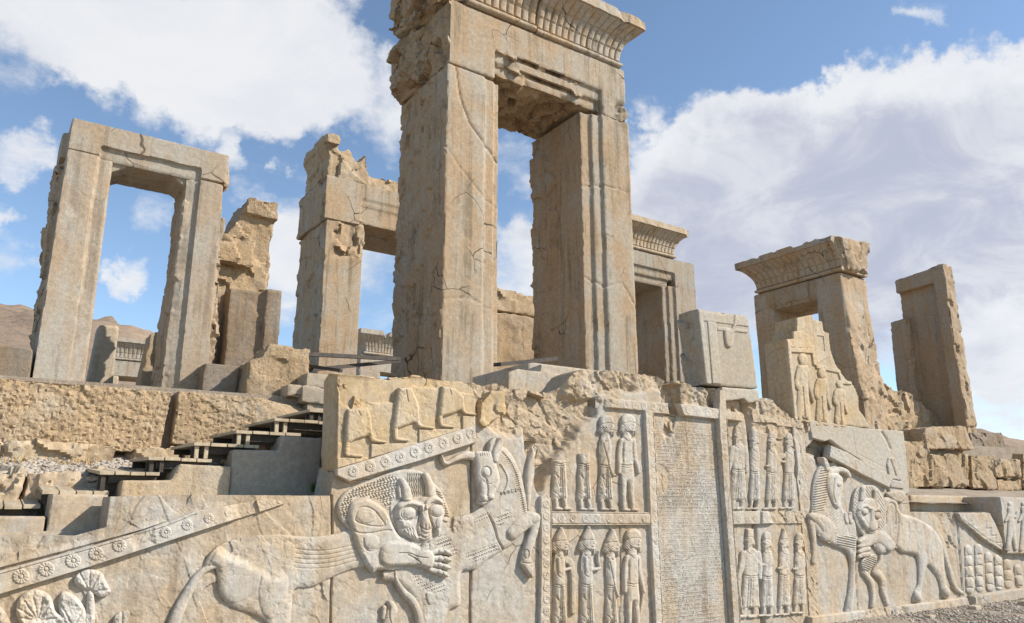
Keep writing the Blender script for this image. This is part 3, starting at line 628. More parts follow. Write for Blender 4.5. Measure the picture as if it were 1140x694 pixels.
# ---- blocks and broken piers on the left terrace
o = stone('broken_pier', [('xz', [(2.86, 3.2), (3.85, 3.2), (3.90, 5.7), (3.88, 6.7), (3.86, 7.02), (3.36, 7.08), (3.30, 6.9), (3.2, 6.5), (3.1, 6.38), (2.95, 6.28), (2.7, 6.5), (2.72, 5.0)], 13.5, 14.4), ('box', 2.6, 3.55, 13.3, 14.3, 5.75, 6.28), ('box', 3.36, 3.92, 13.4, 14.3, 6.75, 7.08)], M_ROUGH, None, .04, .03, .02, .006, .06, lambda V, N: np.ones(len(V))*.7, .10, 2.4)
tag(o, 'jagged ochre pier with a broken top just right of the slender grey frame', 'pier')
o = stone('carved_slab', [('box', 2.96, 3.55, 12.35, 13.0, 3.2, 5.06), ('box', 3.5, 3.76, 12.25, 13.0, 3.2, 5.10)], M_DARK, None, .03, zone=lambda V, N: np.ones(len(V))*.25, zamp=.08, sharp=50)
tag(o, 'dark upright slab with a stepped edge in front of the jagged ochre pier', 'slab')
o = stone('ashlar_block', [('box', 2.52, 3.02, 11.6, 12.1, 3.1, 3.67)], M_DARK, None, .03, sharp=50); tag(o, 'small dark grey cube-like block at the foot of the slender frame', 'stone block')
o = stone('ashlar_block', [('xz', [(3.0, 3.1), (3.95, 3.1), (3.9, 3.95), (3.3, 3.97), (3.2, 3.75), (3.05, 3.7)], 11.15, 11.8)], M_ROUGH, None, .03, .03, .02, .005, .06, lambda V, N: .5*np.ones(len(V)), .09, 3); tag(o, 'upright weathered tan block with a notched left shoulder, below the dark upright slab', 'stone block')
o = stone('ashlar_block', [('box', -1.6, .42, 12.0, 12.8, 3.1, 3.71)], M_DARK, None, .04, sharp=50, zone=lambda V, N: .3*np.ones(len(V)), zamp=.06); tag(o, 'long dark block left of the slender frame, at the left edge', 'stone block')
o = stone('stone_slab', [('xz', [(1.26, 3.2), (1.66, 3.2), (1.63, 4.56), (1.34, 4.54)], 14, 14.4)], M_WARM, None, .03, sharp=50, warm=-.3); tag(o, 'thin pale upright slab seen through the slender frame, left one', 'slab')
o = stone('stone_slab', [('xz', [(2.0, 3.2), (2.45, 3.2), (2.35, 4.56), (2.13, 4.52)], 14, 14.5)], M_WARM, None, .03, sharp=50); tag(o, 'narrow ochre slab seen through the slender frame, against its right jamb', 'slab')
t = thing('stone_doorway', (4.2, 30, 3.3), 'small distant doorway with a fluted cornice seen through the slender frame', 'doorway')
stone('lintel', [('box', 3.0, 5.4, 30, 31.2, 6.15, 6.72)], M_GREY, t, .06)
stone('jamb', [('box', 2.9, 3.7, 30, 31.2, 3, 6.2)], M_WARM, t, .06); stone('jamb', [('box', 4.7, 5.5, 30, 31.2, 3, 6.2)], M_WARM, t, .06)
cornice('cornice', lambda Q: Q+np.array([0, 30, 0]), 3.1, 5.2, 6.74, 7.5, .22, 1.0, 16, M_GREY, t, seed=5)
t = thing('stone_doorway', (18, 40, 3.3), 'distant doorway top with a small fluted cornice, left of the tallest doorway just above the dark rails', 'doorway')
stone('lintel', [('box', 16.9, 20.5, 40, 41.5, 9.2, 10.1)], M_GREY, t, .08); stone('jamb', [('box', 16.9, 18.2, 40, 41.5, 3, 9.3)], M_GREY, t, .09); stone('jamb', [('box', 19.3, 20.5, 40, 41.5, 3, 9.3)], M_GREY, t, .09)
cornice('cornice', lambda Q: Q+np.array([0, 40, 0]), 17.2, 20.2, 10.12, 11.45, .5, 1.3, 16, M_GREY, t, seed=6, rag=.2)

# ---- the two huge blocks below the left terrace
rz = lambda V, N: .25+.75*sstep(-N[:, 1], .2, .7)
def hugezone(V, N): return rz(V, N)*np.where(V[:, 0] > 3.05, .25, 1)
o = stone('megalith_block', [('loft', [(-2.2, 10.7, 2.32), (1.88, 10.7, 2.30), (1.96, 10.7, 3.08), (-2.2, 10.7, 3.12)], [(-2.2, 11.6, 2.3), (1.85, 11.6, 2.3), (1.9, 11.6, 3.14), (-2.2, 11.6, 3.15)])], M_ROUGH, None, .016, .03, .03, .008, .06, hugezone, .040, 6.5, (.6, .4, .5, .4), cap=.010)
tag(o, 'huge rough-hewn block at the left edge under the slender frame', 'stone block')
o = stone('megalith_block', [('loft', [(2.03, 10.72, 2.42), (4.15, 10.72, 2.50), (4.15, 10.9, 2.95), (3.1, 10.74, 3.10), (2.04, 10.7, 3.10)], [(2.03, 11.6, 2.4), (4.15, 11.6, 2.5), (4.15, 11.6, 2.97), (3.1, 11.6, 3.14), (2.03, 11.6, 3.14)])], M_ROUGH, None, .016, .03, .03, .008, .06, hugezone, .038, 6.5, (.6, .4, .5, .4), cap=.010)
tag(o, 'huge rough-hewn block with a smooth right end above the wooden stairs', 'stone block')
for k, (x0, x1, z0, z1, y, lab) in enumerate([(-1.4, .2, 1.95, 2.33, 10.55, 'low ochre footing stone under the left huge block, at the left edge'), (.25, 1.35, 1.98, 2.34, 10.52, 'low ochre footing stone under the left huge block, nearer the wooden stairs'), (1.55, 2.1, 2.0, 2.36, 10.56, 'small footing stone wedged below the gap between the two huge blocks'),
    (2.15, 2.75, 2.16, 2.44, 10.55, 'flat footing stone under the huge block that has a smooth end')]):
    o = stone('footing_stone', [('box', x0, x1, y, y+.5, z0, z1)], M_WARM, None, .022, .03, .03, .008, .10, lambda V, N: .7*np.ones(len(V)), .09, 3); tag(o, lab, 'stone')
for k, (x0, x1, z0, z1, y, lab) in enumerate([(-1.3, -.05, 1.6, 1.96, 9.6, 'grey ledge rock at the left edge behind the lowest wooden tread'), (0.0, .38, 1.65, 2.0, 9.55, 'rounded grey ledge rock with a shadowed hollow behind the lowest wooden tread'), (.42, 1.2, 1.7, 2.0, 9.62, 'fractured grey ledge rock behind the second wooden tread'), (1.2, 1.9, 1.7, 2.02, 9.68, 'grey ledge rock half hidden behind the middle wooden treads')]):
    o = stone('ledge_rock', [('box', x0, x1, y, y+.7, z0-.4, z1)], M_FACE, None, .022, .03, .03, .01, .10, lambda V, N: .9*np.ones(len(V)), .12, 2.2); tag(o, lab, 'rock')
for k, (px, py, r, lab) in enumerate([(352, 425, .17, 'grey boulder wedged high between the upright tan block and the parapet block'), (349, 441, .19, 'darker grey boulder in the middle of the rubble beside the parapet block'), (352, 456, .16, 'lowest boulder of the rubble beside the top wooden tread'), (330, 436, .15, 'small grey boulder at the foot of the upright tan block')]):
    X, Z = at_y(px, py, 10.9); X, Z = float(X), float(Z)
    o = stone('boulder', [('box', X-r*1.2, X+r*1.3, 10.9-r, 10.9+r*1.5, Z-r*.7, Z+r*.6)], M_CONC, None, .03, .06, .03, .006, .10); tag(o, lab, 'boulder')

# dark rails of the barrier on the terrace
t = thing('barrier_rail', (4.3, 11.4, 3.3), 'dark timber rails of a low barrier left of the tallest doorway', 'barrier')
def bar(name, a, b, th, mat, parent):
    a, b = Vector(a), Vector(b); d = (b-a).normalized(); s = d.cross(Vector((0, 0, 1))).normalized()*th; u = s.cross(d).normalized()*th
    return plainbox(name, [('loft', [a-s-u, a+s-u, a+s+u, a-s+u], [b-s-u, b+s-u, b+s+u, b-s+u])], mat, parent)
def P3(px, py, Y): X, Z = at_y(px, py, Y); return (float(X), Y, float(Z))
bar('rail', P3(334, 394, 11.2), P3(445, 400, 11.6), .03, M_WDARK, t); bar('rail', P3(336, 413, 11.2), P3(445, 402, 11.9), .03, M_WDARK, t); bar('rail', P3(340, 407, 11.4), P3(380, 413, 10.6), .025, M_WDARK, t)
bar('post', P3(337, 380, 11.25)[:2]+(3.95,), P3(337, 380, 11.25)[:2]+(3.1,), .035, M_WDARK, t)

# ---- rough wall and fallen stones on the right
o = stone('rubble_wall', [('xz', [(20.2, 3.1), (24.5, 3.1), (24.5, 4.4), (22.6, 5.0), (21.6, 5.15), (20.2, 5.4)], 12.3, 13.2)], M_ROUGH, None, .06, .04, .03, .008, .05, lambda V, N: np.ones(len(V)), .12, 3); tag(o, 'pitted wall stub between the right-hand doorway and the lone brown pillar', 'wall')
o = stone('boulder', [('box', 20.35, 20.85, 12.3, 12.8, 5.25, 5.75)], M_ROUGH, None, .05, .1, .04, .008, .2); tag(o, 'round boulder perched on the pitted wall stub', 'boulder')
RW = 10.7
def pxblock(lab, pts, yb, mat, amp=.1, y=RW, name='fallen_block', vox=.04, zf=3.5):
    y += random.uniform(-.12, .10); cx_ = sum(p[0] for p in pts)/len(pts); cy_ = sum(p[1] for p in pts)/len(pts); pts = [(cx_+(a-cx_)*.955, cy_+(b-cy_)*.95) for a, b in pts]
    P = [tuple(float(v) for v in at_y(a, b, y)) for a, b in pts]
    o = stone(name, [('xz', P[::-1], y, yb)], mat, None, .032, .07, .05, .006, .22, lambda V, N: np.ones(len(V)), amp*.62, zf*.8, warm=random.uniform(-.5, .3), cap=.03); tag(o, lab, 'stone block'); return o
pxblock('topmost tan block of the right wall, slanting at its right end', [(1029, 475), (1077, 474), (1087, 501), (1029, 501)], 11.5, M_ROUGH, .07)
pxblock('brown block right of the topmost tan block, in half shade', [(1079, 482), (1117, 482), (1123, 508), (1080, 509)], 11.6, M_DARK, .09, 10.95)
pxblock('large pale pitted stone at the left end of the right wall', [(1003, 491), (1033, 490), (1043, 544), (1008, 546)], 11.4, M_ROUGH, .12, 10.5)
pxblock('wide bulging stone below the topmost tan block', [(1035, 505), (1079, 505), (1082, 544), (1037, 544)], 11.5, M_ROUGH, .14)
pxblock('tall stone right of the wide bulging stone in the right wall', [(1081, 506), (1107, 507), (1110, 545), (1083, 545)], 11.5, M_ROUGH, .12)
pxblock('flat stone near the right edge resting on a low pale stone', [(1108, 511), (1136, 512), (1138, 532), (1109, 532)], 11.5, M_ROUGH, .10)
pxblock('low pale stone under the flat stone near the right edge', [(1110, 534), (1137, 534), (1139, 547), (1110, 547)], 11.4, M_ROUGH, .09)
pxblock('stone cut by the right edge of the photo in the rough right wall', [(1138, 503), (1185, 506), (1190, 546), (1140, 546)], 11.5, M_ROUGH, .12, 10.75)

# ================================================================ THE CARVED FACADE
def fz(X, Z): return to_px(X, D, Z)
fac = thing('carved_facade', (8.6, D, 0), 'long limestone stair wall carved with lions, bulls, robed guards and an inscription', 'carved wall')
OUT = [fz(-1.5, -.3), fz(-1.5, 1.12), fz(-.9, 1.13), fz(-.88, 1.42), (117, 597), (120, 575), (123, 553), (200, 551), (368, 552), (374, 519), (392, 528), (460, 505), (527, 480), (527, 425), (545, 428), (560, 424), (575, 431), (590, 433), (612, 437), (626, 433), (638, 416), (648, 411), (668, 413), (690, 412), (712, 416), (735, 419), (746, 428), (757, 423), (775, 430), (800, 433), (812, 444), (843, 442), (858, 444), (872, 456), (884, 467), (960, 477), (1004, 480), (1011, 548), (1013, 570), (1066, 571), (1098, 571), (1118, 590), fz(22.5, 1.0), fz(22.5, -.3)]
b = Rel(-165, 400, 1225, 830, 1.0)
b.poly(OUT, .0, 1, base=0., smooth=False)
b.sd += .8*vnoise(np.stack([b.px.ravel()*.25, b.py.ravel()*.25, 0*b.px.ravel()], 1), 5).reshape(b.px.shape)*(b.px > 530)
b.h = np.maximum(b.h, -.2)
FL = fz(-1.5, -.3)
b.rough([(-200, 590), (117, 590), (123, 545), (362, 545), (366, 830), (-200, 830)], .0, .022, 2.2, 5, .2, 2)
b.rough([(200, 565), (330, 560), (345, 600), (320, 640), (250, 640), (200, 620)], .004, .018, 3., 8, .4, 12)
b.rough([(525, 420), (600, 424), (640, 425), (655, 437), (666, 449), (664, 466), (645, 474), (634, 500), (620, 512), (608, 540), (602, 556), (597, 552), (592, 520), (588, 478), (566, 484), (548, 478), (530, 462)], .13, .13, 2.2, 4, .9, 22)
b.rough([(630, 405), (690, 406), (800, 428), (880, 440), (900, 476), (884, 474), (850, 462), (806, 456), (760, 446), (730, 438), (667, 437), (648, 446), (630, 440)], .03, .11, 3., 3, .6, 32)
b.rough([(740, 420), (760, 428), (757, 455), (750, 478), (742, 493), (738, 480), (742, 455)], .14, .12, 4, 2, .3, 42)
b.rough([(836, 440), (870, 450), (900, 478), (896, 505), (880, 500), (840, 470)], .0, .06, 4, 4, .7, 52)
b.rough([(902, 480), (928, 492), (924, 510), (914, 512), (900, 500)], .22, .08, 5, 2, .3, 62)
b.rough([(1040, 572), (1066, 572), (1068, 640), (1050, 600)], .02, .05, 4, 6, .4, 72)
b.rough([(370, 540), (398, 545), (372, 600)], .0, .012, 6, 5, .3, 82)
for P in ([(369, 552), (370, 600), (368, 694), (366, 800)], [(524, 480), (525, 570), (524, 640), (522, 800)]): b.groove(P, .9, .05)
b.groove([(828, 440), (833, 470), (837, 510), (840, 560), (841, 610), (846, 660), (853, 720)], 1.8, .12)
b.groove([(690, 583), (691, 640), (690, 694)], .6, .02)
b.groove([(893, 480), (897, 570), (905, 690)], .8, .05)
b.groove([(950, 600), (956, 690)], .6, .02); b.groove([(1014, 570), (1040, 620), (1066, 660)], .5, .012)
b.groove([(1066, 575), (1072, 664)], .7, .05)
w_ = b.mesh('wall', back=.5, wear=.0045, seed=3)
link('wall', w_, M_FACE, fac)
def emit(r, name, parent=fac, mat=None, warm=0., wear=.004, back=.03):
    SEED[0] += 3
    return link(name, r.mesh(name, back, wear, SEED[0], warm), mat or M_FIG, parent)

# ---- rosette borders
def band(P, ros, H=.045, mat=None, r=None, fil=None, plane=D, parent=fac, name='rosette_border', wear=.004, cut=None):
    P = np.asarray(P, float); m = 3
    r_ = Rel(P[:, 0].min()-m, P[:, 1].min()-m, P[:, 0].max()+m, P[:, 1].max()+m, .42, plane)
    r_.poly(P, H, 1.2, smooth=False)
    if fil:
        for g in fil: r_.groove(g, .5, .015)
    for (x, y, q) in ros: r_.rosette(x, y, q)
    if cut: cut(r_)
    return emit(r_, name, parent, mat, wear=wear)
def along(a, c, n, r0, r1, skip=()):
    return [(a[0]+(c[0]-a[0])*(i+.5)/n, a[1]+(c[1]-a[1])*(i+.5)/n, r0+(r1-r0)*i/n) for i in range(n) if i not in skip]
LB = [(-150, 709), (0, 661.5), (100, 631), (200, 598.5), (285, 571), (318, 560), (300, 555), (217, 569), (158, 591), (100, 608), (0, 635), (-150, 678)]
lros = [(-108, 680, 10.5), (-76, 670, 10.5), (-43, 660, 10.3), (-10, 651, 10.2), (22.8, 641.4, 10), (50.9, 633.3, 9.7), (80.7, 623.9, 9.5), (106, 616, 9.2), (131.6, 607.2, 8.6), (155, 601, 7), (183, 592.6, 7.5), (207, 584.5, 7.3), (231, 577, 6.8), (253, 571, 5.5)]
band(LB, [(x_, y_, r_*.88) for x_, y_, r_ in lros], .055, cut=lambda r: r.rough([(140, 590), (170, 590), (172, 606), (150, 612)], -.045, .02, 6, 4, .6, 4).rough([(255, 550), (330, 545), (330, 575), (262, 585)], -.02, .03, 5, 8, .6, 6), fil=[[(-150, 681), (0, 639), (158, 594.5), (217, 572.5)]])
# plain moulding above the slanting border
r = Rel(-150, 540, 260, 690, .8); r.poly([(-150, 672), (0, 632), (66, 615), (158, 590), (215, 570), (214, 563), (158, 576), (60, 603), (0, 620), (-150, 660)], .02, 1, smooth=False); r.rough([(-150, 600), (70, 598), (120, 575), (230, 540), (230, 572), (120, 596), (-150, 668)], .0, .03, 4, 5, .4, 9); emit(r, 'moulding', mat=M_FACE)
VL = [(599.5, 553), (606, 548), (612.5, 556), (612.8, 569), (612.4, 600), (611.5, 694), (610, 830), (597, 830), (598.5, 694), (600, 620)]
band(VL, [(606, 561+i*13.2, 5.6) for i in range(20)], .045, fil=[[(611.0, 556), (610, 694), (608.5, 830)]])
band([(612, 569.4), (724, 570.4), (724.5, 585), (612, 585.2)], along((616, 577.3), (722, 577.6), 8, 5.4, 5.0), .045, fil=[[(612, 571.4), (724, 572)], [(612, 583.4), (724, 583.4)]])
band([(664, 443), (716, 447), (742, 449), (741, 462), (725, 460.6), (714.5, 458.2), (690, 456), (664, 454)], along((668, 449), (740, 455), 7, 4.8, 4.6), .05, cut=lambda r: r.rough([(655, 435), (672, 438), (674, 462), (655, 462)], .02, .05, 5, 3, .5, 3))
band([(715.2, 455), (725.8, 459), (731, 580), (736, 694), (740, 830), (730, 830), (726.5, 694), (721, 580)], [(722+i*.56, 468+i*12.2, 4.4) for i in range(27)], .055, fil=[[(724.2, 460), (729.4, 580), (734, 694), (738, 830)]])
band([(752, 449.5), (796, 455.3), (806, 457.5), (824, 461), (823, 470.5), (806, 468), (795, 467.6), (757, 463.4)], along((757, 457), (822, 466), 6, 4.6, 4.4), .085)
band([(796, 434), (803, 436), (805.4, 463), (812, 570), (820.5, 694), (829, 830), (820, 830), (811, 694), (802.6, 570), (795, 466)], [(801+i*.64, 474+i*11.6, 4.0) for i in range(28)], .095, fil=[[(803.6, 464), (810.3, 570), (818.6, 694), (827, 830)]])
band([(811.5, 569.4), (845, 569.3), (893, 569.2), (893, 582.6), (870, 582.8), (845, 583.8), (812.5, 584.4)], along((815, 577), (890, 576), 8, 4.6, 4.2), .05, cut=lambda r: r.rough([(852, 565), (880, 565), (893, 572), (890, 588), (860, 588)], -.03, .04, 5, 3, .6, 8).groove([(845, 565), (844.5, 588)], 1, .05))
band([(836, 461), (848, 462), (862, 465), (881, 466), (893, 472), (892.5, 478), (880.6, 475.6), (864, 474), (862, 471), (838, 470)], [], .05, cut=lambda r: r.rough([(830, 455), (900, 455), (900, 480), (830, 480)], -.03, .035, 5, 3, .7, 8))
band([(881, 473), (893, 475), (897, 520), (903, 575), (908, 630), (913, 690), (917, 720), (905, 720), (901, 690), (897, 630), (891, 575), (885.5, 520)], [(895+i*1.1, 532+i*11, 3.6) for i in range(14)], .03, cut=lambda r: r.rough([(880, 470), (900, 470), (905, 580), (920, 720), (900, 720)], -.02, .02, 6, 3, .4, 5))

# ---- inscription: rows of wedge-shaped signs
r = Rel(724, 455, 822, 832, .36)
r.poly([(727, 461), (742, 462), (758, 465), (795, 469.5), (802.5, 575), (810, 690), (818, 830), (741, 830), (737, 694), (732, 580)], .006, .5, base=.004, smooth=False)
rng = np.random.default_rng(5)
X, Z = at_y(r.px, r.py, D)
ROW = .050; row = np.floor(Z/ROW); zr = (Z % ROW)/ROW
def h1(a, b_, k): return _hash(a.ravel().astype(np.int64), b_.ravel().astype(np.int64), np.zeros(a.size, np.int64), k).reshape(a.shape)
uu = X/.026+.6*h1(np.zeros_like(row), row, 60); cell = np.floor(uu); xu = uu-cell; kind = h1(cell, row, 61); gap = h1(cell, row, 62) < .12
vert = np.clip(1-np.abs(xu-.5)/(.36*(.35+.65*np.clip((zr-.2)/.6, 0, 1))), 0, 1)*(zr > .2)*(zr < .82)
hor = np.clip(1-np.abs(zr-.5)/(.20*(1.1-.7*xu)), 0, 1)*(xu > .08)*(xu < .95)
two = np.maximum(np.clip(1-np.abs(zr-.35)/.11, 0, 1), np.clip(1-np.abs(zr-.68)/.11, 0, 1))*(xu > .12)*(xu < .9)
cut = np.where(gap, 0, np.where(kind < .5, vert, np.where(kind < .78, two, hor)))*(Z < 2.88+.04*(X-8.3))
fade = .55+.45*sstep(fbm(np.stack([X.ravel(), 0*X.ravel(), Z.ravel()], 1), 2.2, 4, 66).reshape(X.shape), -.35, .15)
r.h -= np.where(r.sd > 1.2, fade*(.013*cut+.008*np.exp(-((zr-.04)/.06)**2)), 0)
r.rough([(741, 455), (757, 460), (752, 478), (742, 493), (736, 480)], .05, .06, 5, 2, .2, 4)
r.rough([(737, 525), (742, 528), (742, 545), (738, 545)], .01, .02, 6, 2, .4, 5)
emit(r, 'inscription_panel', mat=M_FACE, wear=.0015)

# ---- LION AND BULL, left
Za, Zb, Zc, Zd, Ze = tr(370, 510, 6.938), tr(370, 594, 6.938), tr(480, 480, 6.938), tr(480, 570, 6.938), tr(180, 584, 5.4286)
lion = Rel(170, 515, 505, 800, .7)
lion.poly(Ze([(235, 290), (290, 175), (380, 110), (520, 75), (700, 62), (900, 75), (1060, 55), (1200, 10), (1290, 150), (1260, 240), (1140, 272), (1000, 332), (900, 378), (800, 392), (786, 480), (778, 600), (800, 700), (820, 800), (700, 860), (640, 700), (632, 600), (560, 548), (430, 505), (352, 430), (335, 340), (320, 265), (270, 262)]), .036, 9, base=.010)
lion.bump(265, 632, 32, 42, .03, .6); lion.bump(240, 612, 28, 20, .02); lion.bump(303, 655, 16, 34, .025, .1)
lion.stroke(Ze([(330, 250, 14), (262, 272, 20), (205, 325, 26), (150, 420, 32), (100, 520, 36), (60, 640, 40), (40, 800, 40)]), .045)
lion.rough([(238, 600), (300, 592), (345, 600), (340, 625), (318, 640), (300, 640), (262, 620), (244, 612)], -.02, .018, 4, 6, .4, 4)
for k in range(5): lion.groove([(328, 611+k*5.2), (345, 613+k*5), (368, 612+k*4.8), (395, 606+k*4.5)], .6, .008)
lb = emit(lion, 'lion_relief')
mane = Rel(368, 518, 506, 625, .5)
MP = Za([(28, 410), (45, 320), (130, 235), (300, 165), (440, 108), (560, 88), (690, 108), (770, 185), (840, 265), (895, 400), (905, 470), (880, 560), (800, 620), (720, 700), (600, 740), (200, 720), (130, 570), (60, 490)])
mane.poly(MP, .035, 4)
def curls(px, py): return .017*np.clip(np.sin((px*.8+py*.6)*1.4+1.5*np.sin(py*.7))*np.sin((py*.85-px*.45)*1.35), -.3, 1)
mane.pat(Za([(40, 420), (60, 320), (140, 240), (300, 175), (450, 120), (500, 150), (470, 300), (430, 420), (350, 330), (250, 300), (150, 310), (110, 400), (110, 520)]), curls)
mane.pat(Za([(560, 110), (690, 115), (720, 290), (600, 310), (540, 180)]), lambda px, py: .008*np.sin(px*2.6+1.2*np.sin(py*.9)))
mane.pat(Za([(780, 240), (825, 250), (905, 470), (850, 470), (830, 380)]), lambda px, py: .012*np.sign(np.sin((py-.3*px)*2.4)))
mane.groove(Za([(440, 320), (430, 400), (445, 480), (480, 570)]), .7, .02); mane.groove(Za([(60, 420), (110, 500), (145, 560)]), .5, .012)
emit(mane, 'mane', lb)
hd = Rel(430, 522, 502, 610, .42)
hd.poly(Za([(468, 425), (478, 365), (520, 335), (580, 318), (640, 330), (680, 300), (740, 283), (800, 295), (840, 340), (856, 420), (838, 480), (822, 570), (795, 605), (770, 595), (758, 560), (758, 630), (715, 660), (660, 655), (600, 640), (540, 610), (492, 580), (482, 520)]), .075, 7, base=.04)
hd.stroke(Za([(518, 180, 26), (545, 235, 34), (558, 300, 40)]), .05, base=.06); hd.stroke(Za([(505, 185, 18), (500, 240, 16), (505, 300, 12)]), .03, base=.05)
hd.stroke(Za([(702, 140, 26), (728, 205, 34), (740, 275, 40)]), .05, base=.06)
hd.stroke(Za([(488, 375, 18), (530, 345, 24), (590, 338, 26), (640, 360, 22), (650, 400, 16)]), .03, add=True); hd.stroke(Za([(690, 385, 16), (715, 335, 22), (770, 315, 24), (825, 340, 18)]), .03, add=True)
for (x, y, a, q) in ((565, 430, 46, 40), (782, 405, 44, 38)):
    (cx_, cy_), = Za([(x, y)]); hd.bump(cx_, cy_, a/6.938, q/6.938, .022)
    hd.groove([(cx_+1.35*a/6.938*math.cos(u), cy_+1.35*q/6.938*math.sin(u)) for u in np.linspace(0, 5.6, 9)], .7, .016, closed=True)
hd.stroke(Za([(672, 390, 34), (684, 470, 30), (694, 540, 40)]), .035, add=True)
hd.groove(Za([(640, 380), (640, 470), (628, 540), (640, 600)]), .9, .04); hd.groove(Za([(712, 390), (730, 470), (755, 540), (758, 600)]), .9, .04)
for P in ([(645, 520), (670, 545), (700, 555), (730, 540), (750, 510)], [(650, 590), (685, 612), (725, 600), (750, 570)], [(640, 620), (690, 640), (745, 610)]): hd.groove(Za(P), .6, .022)
for k in range(4): hd.groove(Za([(655+k*27, 505+(k % 2)*8), (660+k*24, 545)]), .45, .015)
for (x, y, a, q, hh) in ((525, 505, 55, 36, .03), (800, 500, 32, 44, .025), (790, 570, 26, 32, .02), (700, 590, 46, 30, .02)):
    (cx_, cy_), = Za([(x, y)]); hd.bump(cx_, cy_, a/6.938, q/6.938, hh)
for k in range(4): hd.stroke(Za([(535+k*20, 555-k*5, 10), (560+k*16, 600-k*3, 12), (590+k*10, 625-k*2, 9)]), .022, add=True)
hd.groove(Za([(485, 470), (540, 480), (585, 465)]), .6, .025)
emit(hd, 'head', lb, wear=.003)
fl = Rel(378, 545, 506, 660, .45)
fl.poly(Za([(110, 480), (104, 420), (128, 350), (190, 312), (250, 310), (320, 342), (385, 390), (425, 455), (455, 530), (500, 600), (580, 640), (650, 680), (640, 760), (560, 830), (470, 855), (330, 868), (296, 885), (250, 840), (200, 755), (160, 665), (140, 585)]), .055, 6, base=.055)
fl.groove(Za([(155, 460), (180, 395), (235, 378), (300, 408), (350, 468), (378, 522), (300, 528), (220, 512), (165, 490)]), .9, .013, closed=True)
fl.groove(Za([(118, 545), (190, 580), (290, 578), (380, 560), (430, 560)]), 1.1, .014); fl.groove(Za([(215, 620), (225, 690), (270, 720), (320, 700)]), .8, .012)
for (x, y, a, q, hh) in ((275, 645, 60, 55, .018), (240, 455, 70, 45, .012)):
    (cx_, cy_), = Za([(x, y)]); fl.bump(cx_, cy_, a/6.938, q/6.938, hh)
fl.poly(Zb([(328, 175), (345, 105), (395, 62), (470, 50), (560, 62), (650, 98), (740, 130), (760, 200), (735, 275), (640, 258), (560, 250), (420, 255), (350, 235)]), .055, 6, base=.09)
fl.groove(Zb([(480, 148), (560, 150), (625, 175), (690, 185)]), .5, .02); fl.groove(Zb([(550, 160), (610, 195), (640, 230), (600, 246), (480, 250)]), .6, .022)
(cx_, cy_), = Zb([(690, 195)]); fl.bump(cx_, cy_, 11, 12, .02)
for P in ([(735, 148, 20), (790, 132, 27), (850, 140, 24), (885, 160, 16)], [(735, 195, 20), (790, 190, 27), (850, 198, 24), (880, 205, 15)], [(730, 235, 20), (785, 240, 26), (845, 255, 23), (875, 262, 14)], [(725, 275, 20), (785, 292, 25), (835, 310, 23), (855, 322, 14)]):
    fl.stroke(Zb(P), .05, base=.085); x, y, q = Zb(P)[1]; fl.bump(x+2, y, 3.2, 3.2, .02); x, y, q = Zb(P)[2]; fl.bump(x, y, 2.8, 2.8, .018); fl.groove(Zb([(P[1][0]+32, P[1][1]-26), (P[1][0]+34, P[1][1]+28)]), .45, .02)
fl.stroke(Zb([(660, 130, 24), (685, 105, 30), (690, 90, 22)]), .05, base=.10); fl.stroke(Zb([(725, 120, 18), (738, 100, 22)]), .04, base=.09)
emit(fl, 'foreleg', lb, wear=.003)

bull = Rel(425, 480, 600, 810, .6)
bull.poly(Zd([(-300, -40), (-260, 320), (-330, 430), (-420, 470), (-400, 520), (-260, 560), (-140, 700), (-110, 900), (60, 900), (130, 760), (215, 720), (222, 600), (218, 520), (240, 455), (330, 448), (420, 378), (540, 300), (640, 240), (710, 150), (700, -10), (560, -60), (400, -40), (280, 20), (80, 40), (-100, 30)]), .05, 8)
bull.poly(Zc([(438, 165), (480, 110), (530, 112), (590, 150), (645, 235), (690, 345), (720, 470), (748, 610), (700, 720), (560, 760), (440, 740), (380, 640), (400, 540), (470, 400)]), .055, 9)
beads = lambda px, py: .014*(np.sin((px*.93-py*.36)*2.2)*.5+.5)*np.clip(np.cos((py*.93+px*.36)*1.55), -.2, 1)-.004
bull.pat(Zd([(236, 320), (330, 292), (420, 262), (490, 232), (510, 300), (420, 340), (330, 384), (250, 360)]), beads, 1)
bull.pat(Zd([(305, 70), (330, 40), (440, -20), (450, 30), (320, 90)]), beads, 1); bull.pat(Zd([(470, 60), (570, -30), (610, 20), (510, 130)]), beads, 1)
bull.pat(Zb([(590, 310), (620, 300), (680, 360), (760, 390), (855, 380), (855, 460), (760, 450), (680, 430), (620, 370)]), beads, 1)
bull.pat(Zb([(780, -10), (850, 0), (900, 40), (900, 100), (800, 90)]), beads, 1); bull.pat(Zd([(20, 230), (140, 200), (150, 250), (190, 300), (190, 340), (130, 350), (120, 270), (30, 270)]), beads, 1)
bull.poly(Zb([(705, 455), (755, 455), (780, 480), (755, 540), (720, 535)]), .02, 2, base=.06)
bull.groove(Zd([(430, 30), (470, 120), (500, 220), (545, 290)]), .9, .035)
hk = lambda px, py: .012*np.sin((px*.35+py*.94)*2.6)
bull.pat(Zc([(535, 165), (600, 230), (650, 330), (680, 440), (710, 560), (722, 640), (690, 640), (660, 500), (620, 330), (540, 190)]), hk, 1)
bull.groove(Zc([(530, 165), (600, 250), (640, 350), (670, 470), (705, 640)]), .5, .018)
(cx_, cy_), = Zc([(120, 650)]); bull.bump(cx_, cy_, 11, 8, .05); bull.rough([(485, 565), (515, 560), (522, 585), (500, 592)], -.07, .04, 5, 3, .1, 4)
for k in range(6): bull.rosette(556+k*4.0, 549-k*.9, 2.2, .015)
bb = emit(bull, 'bull_relief')
hb = Rel(484, 482, 566, 570, .45)
